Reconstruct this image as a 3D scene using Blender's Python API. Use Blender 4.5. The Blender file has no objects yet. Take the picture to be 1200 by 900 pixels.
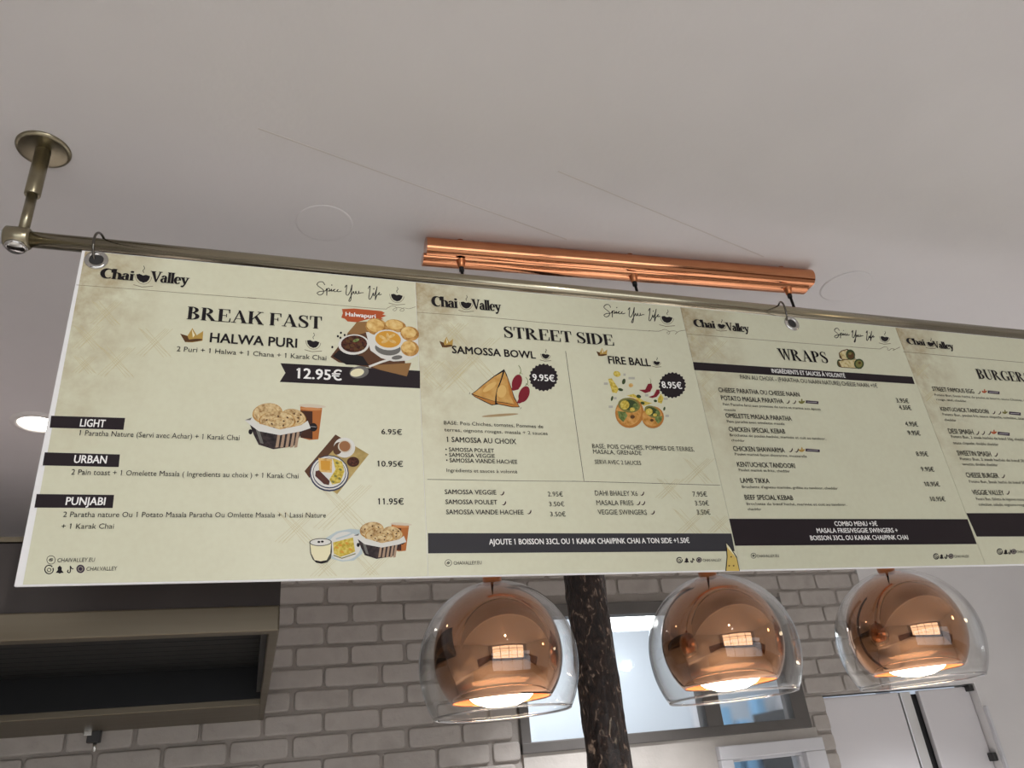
import bpy, bmesh, math, random
from mathutils import Vector, Matrix
R = math.radians
PI = math.pi
S = bpy.context.scene
COL = S.collection

# ------------------------------------------------------------------ camera, world, exposure
def look(pitch, yaw, roll):
    f = Vector((math.sin(yaw) * math.cos(pitch), math.cos(yaw) * math.cos(pitch), math.sin(pitch)))
    r0 = Vector((math.cos(yaw), -math.sin(yaw), 0)); u0 = r0.cross(f)
    r = r0 * math.cos(roll) + u0 * math.sin(roll); u = r.cross(f)
    return Matrix((r, u, -f)).transposed()
cam_data = bpy.data.cameras.new('camera')
cam = bpy.data.objects.new('camera', cam_data); COL.objects.link(cam)
cam_data.sensor_width = 36.0
cam_data.lens = 36.0 * 902.71 / 1200.0
cam_data.clip_start = 0.02
cam.matrix_world = Matrix.Translation((0, 0, 1.6)) @ look(R(27.368), R(19.592), R(-6.058)).to_4x4()
S.camera = cam
S.view_settings.view_transform = 'Standard'
S.view_settings.look = 'None'
S.view_settings.gamma = 1.0
S.view_settings.exposure = 0.0
S.view_settings.use_curve_mapping = False
w = bpy.data.worlds.new('world'); S.world = w; w.use_nodes = True
w.node_tree.nodes['Background'].inputs[0].default_value = (0.75, 0.85, 1, 1)
w.node_tree.nodes['Background'].inputs[1].default_value = 0.6

# ------------------------------------------------------------------ lights
def aim(o, target):
    o.rotation_euler = (Vector(target) - o.location).to_track_quat('-Z', 'Y').to_euler()
def area(name, loc, target, sx, sy, power, col):
    d = bpy.data.lights.new(name, 'AREA'); d.shape = 'RECTANGLE'; d.size = sx; d.size_y = sy
    d.energy = power; d.color = col
    o = bpy.data.objects.new(name, d); COL.objects.link(o); o.location = loc; aim(o, target); return o
def spot(name, loc, power, col, angle=120, rad=0.035, target=None, blend=0.6):
    d = bpy.data.lights.new(name, 'SPOT'); d.energy = power; d.color = col; d.spot_size = R(angle)
    d.spot_blend = blend; d.shadow_soft_size = rad
    o = bpy.data.objects.new(name, d); COL.objects.link(o); o.location = loc
    aim(o, target or (loc[0], loc[1] + 1e-4, 0)); return o
def point(name, loc, power, col, rad=0.05):
    d = bpy.data.lights.new(name, 'POINT'); d.energy = power; d.color = col; d.shadow_soft_size = rad
    o = bpy.data.objects.new(name, d); COL.objects.link(o); o.location = loc; return o
WARM = (1.0, 0.955, 0.92)
# daylight through the shop front behind the camera
area('shopfront_daylight', (0.5, -4.75, 1.45), (0.4, 0, 1.55), 6.3, 2.3, 92, (0.97, 0.99, 1.0))
# recessed spots of the dining room ceiling
for x, y, e in [(-2.1, -0.3, 105), (-1.0, -0.6, 105), (0.3, -0.55, 52), (1.5, -0.6, 8), (2.8, -0.3, 5), (-1.6, -1.9, 85), (0.1, -2.0, 45), (1.7, -1.9, 18), (3.3, -1.8, 12), (-0.8, -3.2, 40), (1.0, -3.2, 25), (2.8, -3.2, 18)]:
    spot('dining_spot', (x, y, 2.72), e, WARM, 95, 0.03)
# added spot that brightens the breakfast end of the board
spot('board_fill', (0.35, -1.0, 2.70), 50, WARM, 56, 0.04, (-0.15, 1.25, 2.15), 1.0)
# added warm point light for the glow on the right of the ceiling
point('right_warm_fill', (3.5, 0.25, 2.25), 4, (1.0, 0.80, 0.52), 0.08)
# recessed spots over the kitchen floor
for x, y, e in [(-0.70, 2.515, 370), (-1.7, 2.0, 400), (1.25, 2.35, 290), (2.7, 2.1, 390)]:
    spot('kitchen_spot', (x, y, 2.73), e, (0.95, 0.96, 1.0), 88, 0.05)
# lights of the room behind the window
area('back_room_light', (1.5, 3.75, 2.66), (1.5, 3.85, 0), 1.6, 0.3, 46, (0.93, 0.96, 1.0))
S.cycles.transparent_max_bounces = 24

# ------------------------------------------------------------------ materials
MATS = {}
def srgb(h):
    c = [int(h[i:i + 2], 16) / 255 for i in (0, 2, 4)]
    return tuple(v / 12.92 if v <= 0.04045 else ((v + 0.055) / 1.055) ** 2.4 for v in c) + (1,)
def mat(name, col, rough=0.6, metal=0.0, coat=0.0, emit=None, estr=0.0, spec=0.5, aniso=0.0):
    if name in MATS: return MATS[name]
    m = bpy.data.materials.new(name); m.use_nodes = True
    b = m.node_tree.nodes['Principled BSDF']
    if isinstance(col, str): col = srgb(col)
    b.inputs['Base Color'].default_value = col
    b.inputs['Roughness'].default_value = rough; b.inputs['Metallic'].default_value = metal
    b.inputs['Coat Weight'].default_value = coat; b.inputs['Specular IOR Level'].default_value = spec
    b.inputs['Anisotropic'].default_value = aniso
    if emit: b.inputs['Emission Color'].default_value = emit; b.inputs['Emission Strength'].default_value = estr
    MATS[name] = m; return m
def noise_mat(name, cols, scale, rough=0.7, bump=0.0, bscale=None, detail=6, metal=0.0, coat=0.0, stretch=(1, 1, 1), pos=None, dist=0.0, spec=0.5, bdist=0.01):
    m = mat(name, cols[0], rough, metal, coat, spec=spec); t = m.node_tree; N = t.nodes; L = t.links; b = N['Principled BSDF']
    tc = N.new('ShaderNodeTexCoord'); mp = N.new('ShaderNodeMapping'); mp.inputs['Scale'].default_value = stretch
    L.new(tc.outputs['Object'], mp.inputs[0])
    n = N.new('ShaderNodeTexNoise'); n.inputs['Scale'].default_value = scale; n.inputs['Detail'].default_value = detail
    n.inputs['Distortion'].default_value = dist
    L.new(mp.outputs[0], n.inputs['Vector'])
    r = N.new('ShaderNodeValToRGB'); el = r.color_ramp.elements
    pos = pos or [0.3 + 0.4 * i / (len(cols) - 1) for i in range(len(cols))]
    el[0].position = pos[0]; el[0].color = srgb(cols[0]); el[1].position = pos[-1]; el[1].color = srgb(cols[-1])
    for c, p in list(zip(cols, pos))[1:-1]:
        e = el.new(p); e.color = srgb(c)
    L.new(n.outputs['Fac'], r.inputs[0]); L.new(r.outputs[0], b.inputs['Base Color'])
    if bump:
        n2 = N.new('ShaderNodeTexNoise'); n2.inputs['Scale'].default_value = bscale or scale; n2.inputs['Detail'].default_value = 8
        L.new(mp.outputs[0], n2.inputs['Vector'])
        bp = N.new('ShaderNodeBump'); bp.inputs['Strength'].default_value = bump; bp.inputs['Distance'].default_value = bdist
        L.new(n2.outputs['Fac'], bp.inputs['Height']); L.new(bp.outputs[0], b.inputs['Normal'])
    return m

M_ceil = noise_mat('ceiling_plaster', ['cfcbc9', 'd4d0ce'], 3, 0.9, 0.05, 60)
M_plaster = noise_mat('wall_plaster', ['c6c3c1', 'cecbc9'], 2.5, 0.85, 0.06, 80)
M_brick = noise_mat('painted_brick', ['948d86', 'a29b94', '9b948d'], 9, 0.6, 0.5, 38, bdist=0.006)
M_mortar = noise_mat('painted_mortar', ['908982', '9a938c'], 12, 0.75, 0.5, 60, bdist=0.006)
M_lintel = noise_mat('lintel_render', ['a7a19a', 'b4aea7'], 6, 0.8, 0.5, 25, bdist=0.006)
M_floor = noise_mat('floor_tile', ['cbc8c5', 'd6d3d0'], 4, 0.4)
M_brown_band = noise_mat('brown_reflection_band', ['5a3f2c', '6e4e37'], 8, 0.45, stretch=(1, 1, .1))
M_white = mat('white_board', 'eeeeee', 0.4)
M_brass = noise_mat('brushed_antique_brass', ['a39b85', 'b1a993'], 60, 0.2, stretch=(0.05, 1, 1), metal=1.0)
M_brass2 = noise_mat('brushed_brass_plate', ['8f8771', '9e967f'], 30, 0.3, metal=1.0)
M_chrome = mat('polished_steel', 'c9c8c4', 0.12, 1.0)
M_ring = mat('dark_steel_ring', '6d6a64', 0.22, 1.0)
M_copper = noise_mat('polished_copper', ['bd8a66', 'c5936e'], 3, 0.035, metal=1.0)
M_copper_bar = noise_mat('copper_tube', ['cf8a62', 'da976e'], 6, 0.07, 0.012, 7, metal=1.0)
M_reflector = mat('satin_copper_inside', 'd88a58', 0.55, 0.6)
M_copper_neck = mat('satin_copper', 'c98258', 0.3, 1.0)
M_cord = mat('black_cord', '0b0b0c', 0.6)
M_bulb = mat('lit_bulb', 'ffffff', 0.5, emit=(1.0, 0.80, 0.58, 1), estr=20)
M_spotlit = mat('lit_downlight', 'ffffff', 0.5, emit=(1.0, 0.95, 0.86, 1), estr=10)
M_tube = mat('lit_tube', 'ffffff', 0.5, emit=(0.93, 0.97, 1.0, 1), estr=9)
M_steel = noise_mat('stainless_hood', ['6a6152', '786f60'], 20, 0.45, 0.03, 12, stretch=(0.06, 1, 1), metal=1.0)
M_hoodface = noise_mat('dark_hood_sheet', ['3c3634', '443e3b'], 5, 0.5, metal=0.5)
M_hoodin = noise_mat('hood_inside', ['0c0d0e', '101113'], 8, 0.5, metal=0.4)
M_filter = mat('baffle_filter', '0d0e0f', 0.55, 0.5)
M_winframe = noise_mat('dark_window_frame', ['4f4b48', '5b5753'], 6, 0.5)
M_whiteframe = mat('white_frame', 'bfbec0', 0.5)
M_backroom = mat('back_room_wall', 'c3cbd2', 0.8)
M_bluecrate = mat('blue_film', '86b4d6', 0.4)
M_fridge = mat('cabinet_door', 'cbc8c9', 0.4, 0.1)
M_fridgedark = mat('cabinet_gap', '111113', 0.4)
M_alu = mat('bright_aluminium', 'd9d9d8', 0.3, 0.6)
M_ceil_line = mat('ceiling_line', 'c4bdb7', 0.9)
M_plate = mat('white_cover', 'd0cbc7', 0.8)
M_dark = mat('dark_plastic', '2a2928', 0.5)

def make_glass(name, tint, face=0.06, edge=0.75, power=3.0, rough=0.02):
    # thin clear glass: see-through face on, reflecting towards its edges
    m = bpy.data.materials.new(name); m.use_nodes = True; t = m.node_tree; N = t.nodes; L = t.links
    for n in list(N): N.remove(n)
    out = N.new('ShaderNodeOutputMaterial'); tr = N.new('ShaderNodeBsdfTransparent'); tr.inputs[0].default_value = tint
    gl = N.new('ShaderNodeBsdfGlossy'); gl.inputs['Roughness'].default_value = rough
    lw = N.new('ShaderNodeLayerWeight'); lw.inputs[0].default_value = 0.5
    pw = N.new('ShaderNodeMath'); pw.operation = 'POWER'; L.new(lw.outputs['Facing'], pw.inputs[0]); pw.inputs[1].default_value = power
    mr = N.new('ShaderNodeMapRange'); mr.inputs[3].default_value = face; mr.inputs[4].default_value = edge; L.new(pw.outputs[0], mr.inputs[0])
    mx = N.new('ShaderNodeMixShader'); L.new(mr.outputs[0], mx.inputs[0]); L.new(tr.outputs[0], mx.inputs[1]); L.new(gl.outputs[0], mx.inputs[2])
    L.new(mx.outputs[0], out.inputs[0]); return m
M_glass = make_glass('clear_glass', (0.985, 0.985, 0.98, 1), .03, .85, 3.0)
M_rim = make_glass('polished_glass_rim', (.9, .9, .9, 1), .3, .85, 1.5, .08)
def make_pane():
    m = bpy.data.materials.new('cloudy_window_glass'); m.use_nodes = True; t = m.node_tree; N = t.nodes; L = t.links
    for n in list(N): N.remove(n)
    out = N.new('ShaderNodeOutputMaterial'); rf = N.new('ShaderNodeBsdfRefraction'); rf.inputs['Roughness'].default_value = .22; rf.inputs['IOR'].default_value = 1.12
    gl = N.new('ShaderNodeBsdfGlossy'); gl.inputs['Roughness'].default_value = .05
    fr = N.new('ShaderNodeFresnel'); fr.inputs[0].default_value = 1.45
    mx = N.new('ShaderNodeMixShader'); L.new(fr.outputs[0], mx.inputs[0]); L.new(rf.outputs[0], mx.inputs[1]); L.new(gl.outputs[0], mx.inputs[2])
    L.new(mx.outputs[0], out.inputs[0]); return m
M_pane = make_pane()

# bark of the post
M_bark = noise_mat('dark_bark', ['140d0a', '2c1e18', '3b2a21', 'a08a78'], 62, 0.5, 1.0, 45, stretch=(1, 1, 0.6), pos=[0.34, 0.52, 0.60, 0.70], coat=0.15, bdist=0.02, detail=3, dist=1.2)

# parchment of the printed panels: cream with brown blotches along the left-hand edge of every sheet
def make_parchment():
    m = mat('printed_parchment', 'd9d5b9', 0.42); t = m.node_tree; N = t.nodes; L = t.links; b = N['Principled BSDF']
    tc = N.new('ShaderNodeTexCoord'); sp = N.new('ShaderNodeSeparateXYZ'); L.new(tc.outputs['Object'], sp.inputs[0])
    n1 = N.new('ShaderNodeTexNoise'); n1.inputs['Scale'].default_value = 14; n1.inputs['Detail'].default_value = 8; n1.inputs['Roughness'].default_value = 0.65
    L.new(tc.outputs['Object'], n1.inputs['Vector'])
    n2 = N.new('ShaderNodeTexNoise'); n2.inputs['Scale'].default_value = 90; n2.inputs['Detail'].default_value = 4
    L.new(tc.outputs['Object'], n2.inputs['Vector'])
    mr = N.new('ShaderNodeMapRange'); mr.inputs[1].default_value = 0.0; mr.inputs[2].default_value = 0.15; mr.inputs[3].default_value = 1.0; mr.inputs[4].default_value = 0.0
    L.new(sp.outputs[0], mr.inputs[0])
    mz = N.new('ShaderNodeMapRange'); mz.inputs[1].default_value = -0.42; mz.inputs[2].default_value = -0.05; mz.inputs[3].default_value = 0.0; mz.inputs[4].default_value = 1.0
    L.new(sp.outputs[2], mz.inputs[0])
    mul = N.new('ShaderNodeMath'); mul.operation = 'MULTIPLY'; L.new(mr.outputs[0], mul.inputs[0]); L.new(mz.outputs[0], mul.inputs[1])
    ns = N.new('ShaderNodeMapRange'); ns.inputs[1].default_value = 0.35; ns.inputs[2].default_value = 0.72; L.new(n1.outputs['Fac'], ns.inputs[0])
    mu1 = N.new('ShaderNodeMath'); mu1.operation = 'MULTIPLY'; L.new(mul.outputs[0], mu1.inputs[0]); mu1.inputs[1].default_value = 1.35
    mu2 = N.new('ShaderNodeMath'); mu2.operation = 'MULTIPLY'; L.new(mu1.outputs[0], mu2.inputs[0]); L.new(ns.outputs[0], mu2.inputs[1])
    ad = N.new('ShaderNodeMath'); ad.operation = 'MULTIPLY_ADD'; L.new(ns.outputs[0], ad.inputs[0]); ad.inputs[1].default_value = 0.06; L.new(mu2.outputs[0], ad.inputs[2])
    sp2 = N.new('ShaderNodeMapRange'); sp2.inputs[1].default_value = 0.3; sp2.inputs[2].default_value = 0.8; sp2.inputs[3].default_value = -0.03; sp2.inputs[4].default_value = 0.05
    L.new(n2.outputs['Fac'], sp2.inputs[0])
    ad2 = N.new('ShaderNodeMath'); ad2.operation = 'ADD'; L.new(ad.outputs[0], ad2.inputs[0]); L.new(sp2.outputs[0], ad2.inputs[1]); ad2.use_clamp = True
    mx = N.new('ShaderNodeMix'); mx.data_type = 'RGBA'; L.new(ad2.outputs[0], mx.inputs[0])
    mx.inputs[6].default_value = srgb('d5d5bb'); mx.inputs[7].default_value = srgb('9c8358')
    L.new(mx.outputs[2], b.inputs['Base Color'])
    return m
M_parch = make_parchment()
INKS = dict(ink='1c171a', tag='261e22', slate='38373b', white='f2f1ee', taupe='7d7560', taupe2='a8916c', hatch='c6bc93', gold='b3924a', brown='5a3d22',
    cream='e9e2bd', woodd='5a3c28', wood='8f6b42', black='1e1a1b', plate='dad9d2', crust='b98a4a', bread='ddb873', greyd='6f6d68', mango='d29a3c', curry='43231a',
    leaf='6c7d45', leafd='3b4a2a', rust='b2552f', tea='b06a35', teadark='43251a', teatop='c98a55', glassrim='cfc4ae', basketd='332a2c', basketl='a98f78', paratha='d6bf8e',
    board='b29a61', navy='3d4158', coffee='9a6a45', omelette='cdb64e', sausage='55302a', olive='7d7a42', iceblue='b9c6c8', glassd='4b4a40', samosa='c89a55', samosad='b47838',
    samosal='d9b26c', chili='7c1e2a', ember='3a2023', plum='3d3140', greyw='b7b2b4', greyl='b3b2a6', puri='c9924c', cheese='d3b866', wrap='cfc08f', parch='d9d5b9')
NOISY = dict(paratha=(['8f6a3c', 'cdb283', 'decb9c'], 170), crust=(['94662f', 'b98a4a', 'cfa565'], 120), bread=(['c08f4a', 'ddb873', 'e6cb8d'], 90), omelette=(['a98f2f', 'cdb64e', 'dccb78'], 200),
    samosa=(['b9843f', 'c89a55', 'd2a866'], 60), curry=(['23130f', '43231a', '6b3a26'], 260), wrap=(['a8935a', 'cfc08f', 'ddd2ac'], 140), basketd=(['1f191b', '332a2c', '4a3d3a'], 120),
    board=(['8d7c44', 'b29a61', 'bfa970'], 40), leaf=(['46542a', '6c7d45', '8b9a60'], 150), puri=(['a8742f', 'c9924c', 'd6a765'], 110))
def ink(name):
    if name in NOISY:
        n = 'ink_' + name
        return MATS[n] if n in MATS else noise_mat(n, NOISY[name][0], NOISY[name][1], 0.6, spec=0.2, detail=4)
    return mat('ink_' + name, INKS[name], 0.6, spec=0.2)

# ------------------------------------------------------------------ mesh helpers
class MB:
    def __init__(s): s.v = []; s.f = []; s.mi = []; s.sm = []; s.mats = []
    def m(s, material):
        if material not in s.mats: s.mats.append(material)
        return s.mats.index(material)
    def add(s, vs, fs, material, smooth=False):
        o = len(s.v); k = s.m(material); s.v += [tuple(p) for p in vs]
        for f in fs: s.f.append(tuple(i + o for i in f)); s.mi.append(k); s.sm.append(smooth)
    def box(s, x0, x1, y0, y1, z0, z1, material, bev=0.0):
        if bev <= 0:
            vs = [(x, y, z) for x in (x0, x1) for y in (y0, y1) for z in (z0, z1)]
            s.add(vs, [(0, 1, 3, 2), (4, 6, 7, 5), (0, 4, 5, 1), (2, 3, 7, 6), (0, 2, 6, 4), (1, 5, 7, 3)], material); return
        bm = bmesh.new(); bmesh.ops.create_cube(bm, size=1)
        for v in bm.verts:
            v.co = Vector((x0 if v.co.x < 0 else x1, y0 if v.co.y < 0 else y1, z0 if v.co.z < 0 else z1))
        bmesh.ops.bevel(bm, geom=bm.edges[:], offset=bev, segments=2, affect='EDGES', profile=0.5)
        bm.verts.index_update(); s.add([v.co for v in bm.verts], [[v.index for v in f.verts] for f in bm.faces], material); bm.free()
    def lathe(s, prof, c, material, n=48, axis='Z', closed=False, smooth=True):
        # prof: (radius, height) pairs
        vs = []; fs = []
        for r, h in prof:
            for k in range(n):
                a = 2 * PI * k / n; p = (r * math.cos(a), r * math.sin(a), h)
                if axis == 'X': p = (h, r * math.cos(a), r * math.sin(a))
                if axis == 'Y': p = (r * math.sin(a), h, r * math.cos(a))
                vs.append((c[0] + p[0], c[1] + p[1], c[2] + p[2]))
        m = len(prof)
        for i in range(m if closed else m - 1):
            j = (i + 1) % m
            for k in range(n): fs.append((i * n + k, i * n + (k + 1) % n, j * n + (k + 1) % n, j * n + k))
        s.add(vs, fs, material, smooth)
    def tube(s, pts, r, material, n=16, cap=True):
        pts = [Vector(p) for p in pts]; vs = []; fs = []
        up = None
        for i, p in enumerate(pts):
            d = (pts[min(i + 1, len(pts) - 1)] - pts[max(i - 1, 0)]).normalized()
            if up is None: up = d.orthogonal().normalized()
            up = (up - d * up.dot(d)).normalized(); b = d.cross(up)
            rr = r[i] if isinstance(r, (list, tuple)) else r
            for k in range(n): vs.append(p + (up * math.cos(2 * PI * k / n) + b * math.sin(2 * PI * k / n)) * rr)
        for i in range(len(pts) - 1):
            for k in range(n): fs.append((i * n + k, i * n + (k + 1) % n, (i + 1) * n + (k + 1) % n, (i + 1) * n + k))
        if cap: fs.append(tuple(range(n))[::-1]); fs.append(tuple(range((len(pts) - 1) * n, len(pts) * n)))
        s.add(vs, fs, material, True)
    def torus(s, c, R0, r, material, nrm='X', n=48, k=12, rotz=0.0):
        vs = []; fs = []
        for i in range(n):
            a = 2 * PI * i / n
            for j in range(k):
                b = 2 * PI * j / k; q = R0 + r * math.cos(b)
                p = Vector((r * math.sin(b), q * math.cos(a), q * math.sin(a)))
                if nrm == 'Y': p = Vector((q * math.cos(a), r * math.sin(b), q * math.sin(a)))
                p.rotate(Matrix.Rotation(rotz, 3, 'Z')); vs.append(p + Vector(c))
                fs.append((i * k + j, i * k + (j + 1) % k, ((i + 1) % n) * k + (j + 1) % k, ((i + 1) % n) * k + j))
        s.add(vs, fs, material, True)
    def build(s, name, parent=None, fix=True):
        me = bpy.data.meshes.new(name)
        off = parent.matrix_world.translation if parent is not None else Vector((0, 0, 0))
        if parent is not None: off = world_loc(parent)
        me.from_pydata([tuple(Vector(p) - off) for p in s.v], [], s.f)
        for m_ in s.mats: me.materials.append(m_)
        me.polygons.foreach_set('material_index', s.mi); me.polygons.foreach_set('use_smooth', s.sm)
        if fix:
            bm = bmesh.new(); bm.from_mesh(me); bmesh.ops.recalc_face_normals(bm, faces=bm.faces[:]); bm.to_mesh(me); bm.free()
        me.update()
        o = bpy.data.objects.new(name, me); COL.objects.link(o)
        if parent is not None: o.parent = parent
        return o
def world_loc(o):
    v = Vector(o.location)
    while o.parent is not None:
        o = o.parent; v = v + Vector(o.location)
    return v
def thing(name, label, cat, loc=(0, 0, 0), group=None):
    o = bpy.data.objects.new(name, None); COL.objects.link(o); o.location = loc; o.empty_display_size = 0.05
    o['label'] = label; o['category'] = cat
    if group: o['group'] = group
    return o
def tag(o, label, cat, group=None):
    o['label'] = label; o['category'] = cat
    if group: o['group'] = group
    return o
def struct(o): o['kind'] = 'structure'; return o

# ------------------------------------------------------------------ room shell
XL, XR, YF, YB, ZC = -3.2, 4.3, -4.5, 3.1, 2.75
ZP = 1.8277                                     # height of one mortar joint
b = MB(); b.box(XL - .1, XR + .1, YF - .1, 5.4, -0.06, 0, M_floor); struct(b.build('floor'))
b = MB(); b.box(XL - .1, XR + .1, YF - .1, YB + .12, ZC, ZC + .08, M_ceil); ceiling = struct(b.build('ceiling'))
# thin, slightly darker lines across the ceiling
b = MB()
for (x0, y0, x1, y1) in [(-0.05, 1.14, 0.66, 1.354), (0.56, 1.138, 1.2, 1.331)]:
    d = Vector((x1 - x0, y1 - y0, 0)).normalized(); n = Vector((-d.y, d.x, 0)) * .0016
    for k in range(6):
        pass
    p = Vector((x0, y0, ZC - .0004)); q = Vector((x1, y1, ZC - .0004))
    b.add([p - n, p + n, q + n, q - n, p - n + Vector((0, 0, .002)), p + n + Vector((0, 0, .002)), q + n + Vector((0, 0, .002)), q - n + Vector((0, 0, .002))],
          [(0, 1, 2, 3), (4, 5, 6, 7), (0, 1, 5, 4), (1, 2, 6, 5), (2, 3, 7, 6), (3, 0, 4, 7)], M_ceil_line)
o = b.build('ceiling_dark_lines', ceiling); o['kind'] = 'structure'
b = MB(); b.box(XL - .1, XL, YF, YB, 0, ZC, M_plaster); struct(b.build('wall_left'))
b = MB(); b.box(XR, XR + .1, YF, YB, 0, ZC, M_plaster); struct(b.build('wall_right'))
# shop front: wall with a wide glazed opening behind the camera
b = MB()
b.box(XL, -2.5, YF - .1, YF, 0, ZC, M_plaster); b.box(3.75, XR, YF - .1, YF, 0, ZC, M_plaster)
b.box(-2.5, 3.75, YF - .1, YF, 0, .3, M_plaster); b.box(-2.5, 3.75, YF - .1, YF, 2.6, ZC, M_plaster)
struct(b.build('wall_front'))
b = MB()
for x in (-2.5, -0.94, 0.62, 2.18, 3.67): b.box(x, x + .08, YF - .08, YF - .02, .3, 2.6, M_winframe)
b.box(-2.5, 3.75, YF - .08, YF - .02, .3, .38, M_winframe); b.box(-2.5, 3.75, YF - .08, YF - .02, 2.0, 2.08, M_winframe); b.box(-2.5, 3.75, YF - .08, YF - .02, 2.52, 2.6, M_winframe)
struct(b.build('window_3'))

# unseen brown band, added to darken the lower reflections in the copper lamps
b = MB(); b.box(XL, XL + .02, YF, -1.2, 0, 1.05, M_brown_band); b.box(XR - .02, XR, YF, -1.2, 0, 1.05, M_brown_band); b.box(3.75, XR - .02, YF, YF + .02, 0, 1.05, M_brown_band); b.box(XL + .02, -2.5, YF, YF + .02, 0, 1.05, M_brown_band); b.box(-2.5, 3.75, YF, YF + .02, 0, .3, M_brown_band)
struct(b.build('added_brown_band'))

# back wall: plaster backing with openings, painted brick slips in front
WX0, WX1, WZ0, WZ1 = 0.986, 2.300, 1.698, 2.255     # dark window, outer frame
HX0, HX1, HZ0, HZ1 = 1.815, 2.322, 0.95, 1.659      # white hatch, outer frame
CX0, CX1, CZ1 = 2.405, 3.262, 1.822                 # recess of the cabinet
b = MB()
Y0, Y1 = YB + .010, YB + .12
def plate(x0, x1, z0, z1, mt=M_mortar): b.box(x0, x1, Y0, Y1, z0, z1, mt)
plate(-.42, WX0, 0, ZC); plate(XL, -.42, 0, 2.05); plate(WX0, WX1, WZ1, ZC); plate(WX1, CX0, 0, ZC)
plate(WX0, HX0, 0, WZ0); plate(HX0, HX1, 0, HZ0); plate(HX0, HX1, HZ1, WZ0); plate(HX1, WX1, 0, WZ0) if HX1 < WX1 else None
rnd = random.Random(4)
PZ, PXL, MO = .0764, .2075, .0125
def brick(x0, x1, z0, z1, yj):
    # brick slip with rounded corners and a softly rounded arris
    def ring(i, y, cr):
        a0, a1, c0, c1 = x0 + i, x1 - i, z0 + i, z1 - i; cr = min(cr, (a1 - a0) / 2.2, (c1 - c0) / 2.2); out = []
        for cx, cz, s0 in ((a1 - cr, c1 - cr, 0), (a0 + cr, c1 - cr, 90), (a0 + cr, c0 + cr, 180), (a1 - cr, c0 + cr, 270)):
            for t in (0, 45, 90): out.append((cx + cr * math.cos(R(s0 + t)), y, cz + cr * math.sin(R(s0 + t))))
        return out
    rs = [ring(-.002, Y0 + .002, .012), ring(0, YB + .004 + yj, .011), ring(.0022, YB + .0008 + yj, .011), ring(.006, YB + yj, .010)]
    vs = sum(rs, []); n = 12; fs = []
    for i in range(3):
        for k in range(n): fs.append((i * n + k, i * n + (k + 1) % n, (i + 1) * n + (k + 1) % n, (i + 1) * n + k))
    fs.append(tuple(range(3 * n, 4 * n))); b.add(vs, fs, M_brick)
holes = [(XL - 1, -.42, 2.05 - .01, 3), (WX0 - .004, WX1 + .004, WZ0 - 2, WZ1 + .004), (CX0, CX1, 0, CZ1 - .006)]
def lay_bricks(phase):
    row = -22
    while True:
        zc = ZP + row * PZ; z0 = zc + MO / 2; z1 = zc + PZ - MO / 2; row += 1
        if z0 > 2.44: break
        off = .2445 if row % 2 else .337 + .004
        k0 = int((XL - off) / PXL) + 1
        for k in range(k0, 40):
            x0 = off + k * PXL + MO / 2 + rnd.uniform(-.003, .003); x1 = off + (k + 1) * PXL - MO / 2 + rnd.uniform(-.003, .003)
            if x0 > 2.78: break
            segs = [(x0, x1)]
            for hx0, hx1, hz0, hz1 in holes:
                if z1 > hz0 and z0 < hz1:
                    ns = []
                    for s0, s1 in segs:
                        if s1 <= hx0 or s0 >= hx1: ns.append((s0, s1)); continue
                        if s0 < hx0: ns.append((s0, hx0 - .001))
                        if s1 > hx1: ns.append((hx1 + .001, s1))
                    segs = ns
            for s0, s1 in segs:
                if s1 - s0 > .02 and (s0 < CX0 - .003) == (phase == 0): brick(s0, min(s1, 2.78), z0 + rnd.uniform(-.0012, .0012), z1 + rnd.uniform(-.0012, .0012), rnd.uniform(-.002, .0015))
lay_bricks(0)
# smooth plaster above the bricks and to the right of them
b.box(-.42, CX0, YB - .004, Y1, 2.452, ZC, M_plaster); struct(b.build('wall_back'))
b = MB(); b.box(XL - .1, .19, YB + .85, YB + .95, 0, ZC + .08, M_plaster); b.box(XL - .1, XL, YB + .12, YB + .85, 0, ZC + .08, M_plaster); b.box(-.42, -.32, YB + .121, YB + .85, 0, ZC, M_plaster); struct(b.build('wall_back'))
b = MB(); b.box(XL - .1, -.3, YB + .121, YB + .85, ZC, ZC + .08, M_ceil); struct(b.build('ceiling_niche'))
b = MB(); plate(CX0, 2.78, CZ1, 2.452); lay_bricks(1); b.box(CX0, XR, YB - .004, Y1, 2.452, ZC, M_plaster); b.box(2.78, XR, YB - .004, Y1, CZ1, 2.452, M_plaster); struct(b.build('wall_back'))
b = MB(); b.box(CX1, XR, YB - .004, Y1, 0, CZ1, M_plaster); struct(b.build('wall_back'))
b = MB()   # rendered strip under the window
b.box(WX0 + .004, HX0, YB - .002, Y1, 0, WZ0, M_lintel); b.box(HX0, HX1, YB - .002, Y1, HZ1, WZ0, M_lintel); b.box(HX0, HX1, YB - .002, Y1, 0, HZ0, M_lintel)
struct(b.build('trim_2'))
b = MB(); b.box(3.264, 3.279, YB - .022, YB - .004, .4, 1.72, M_whiteframe, .003); struct(b.build('trim_3'))

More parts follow.
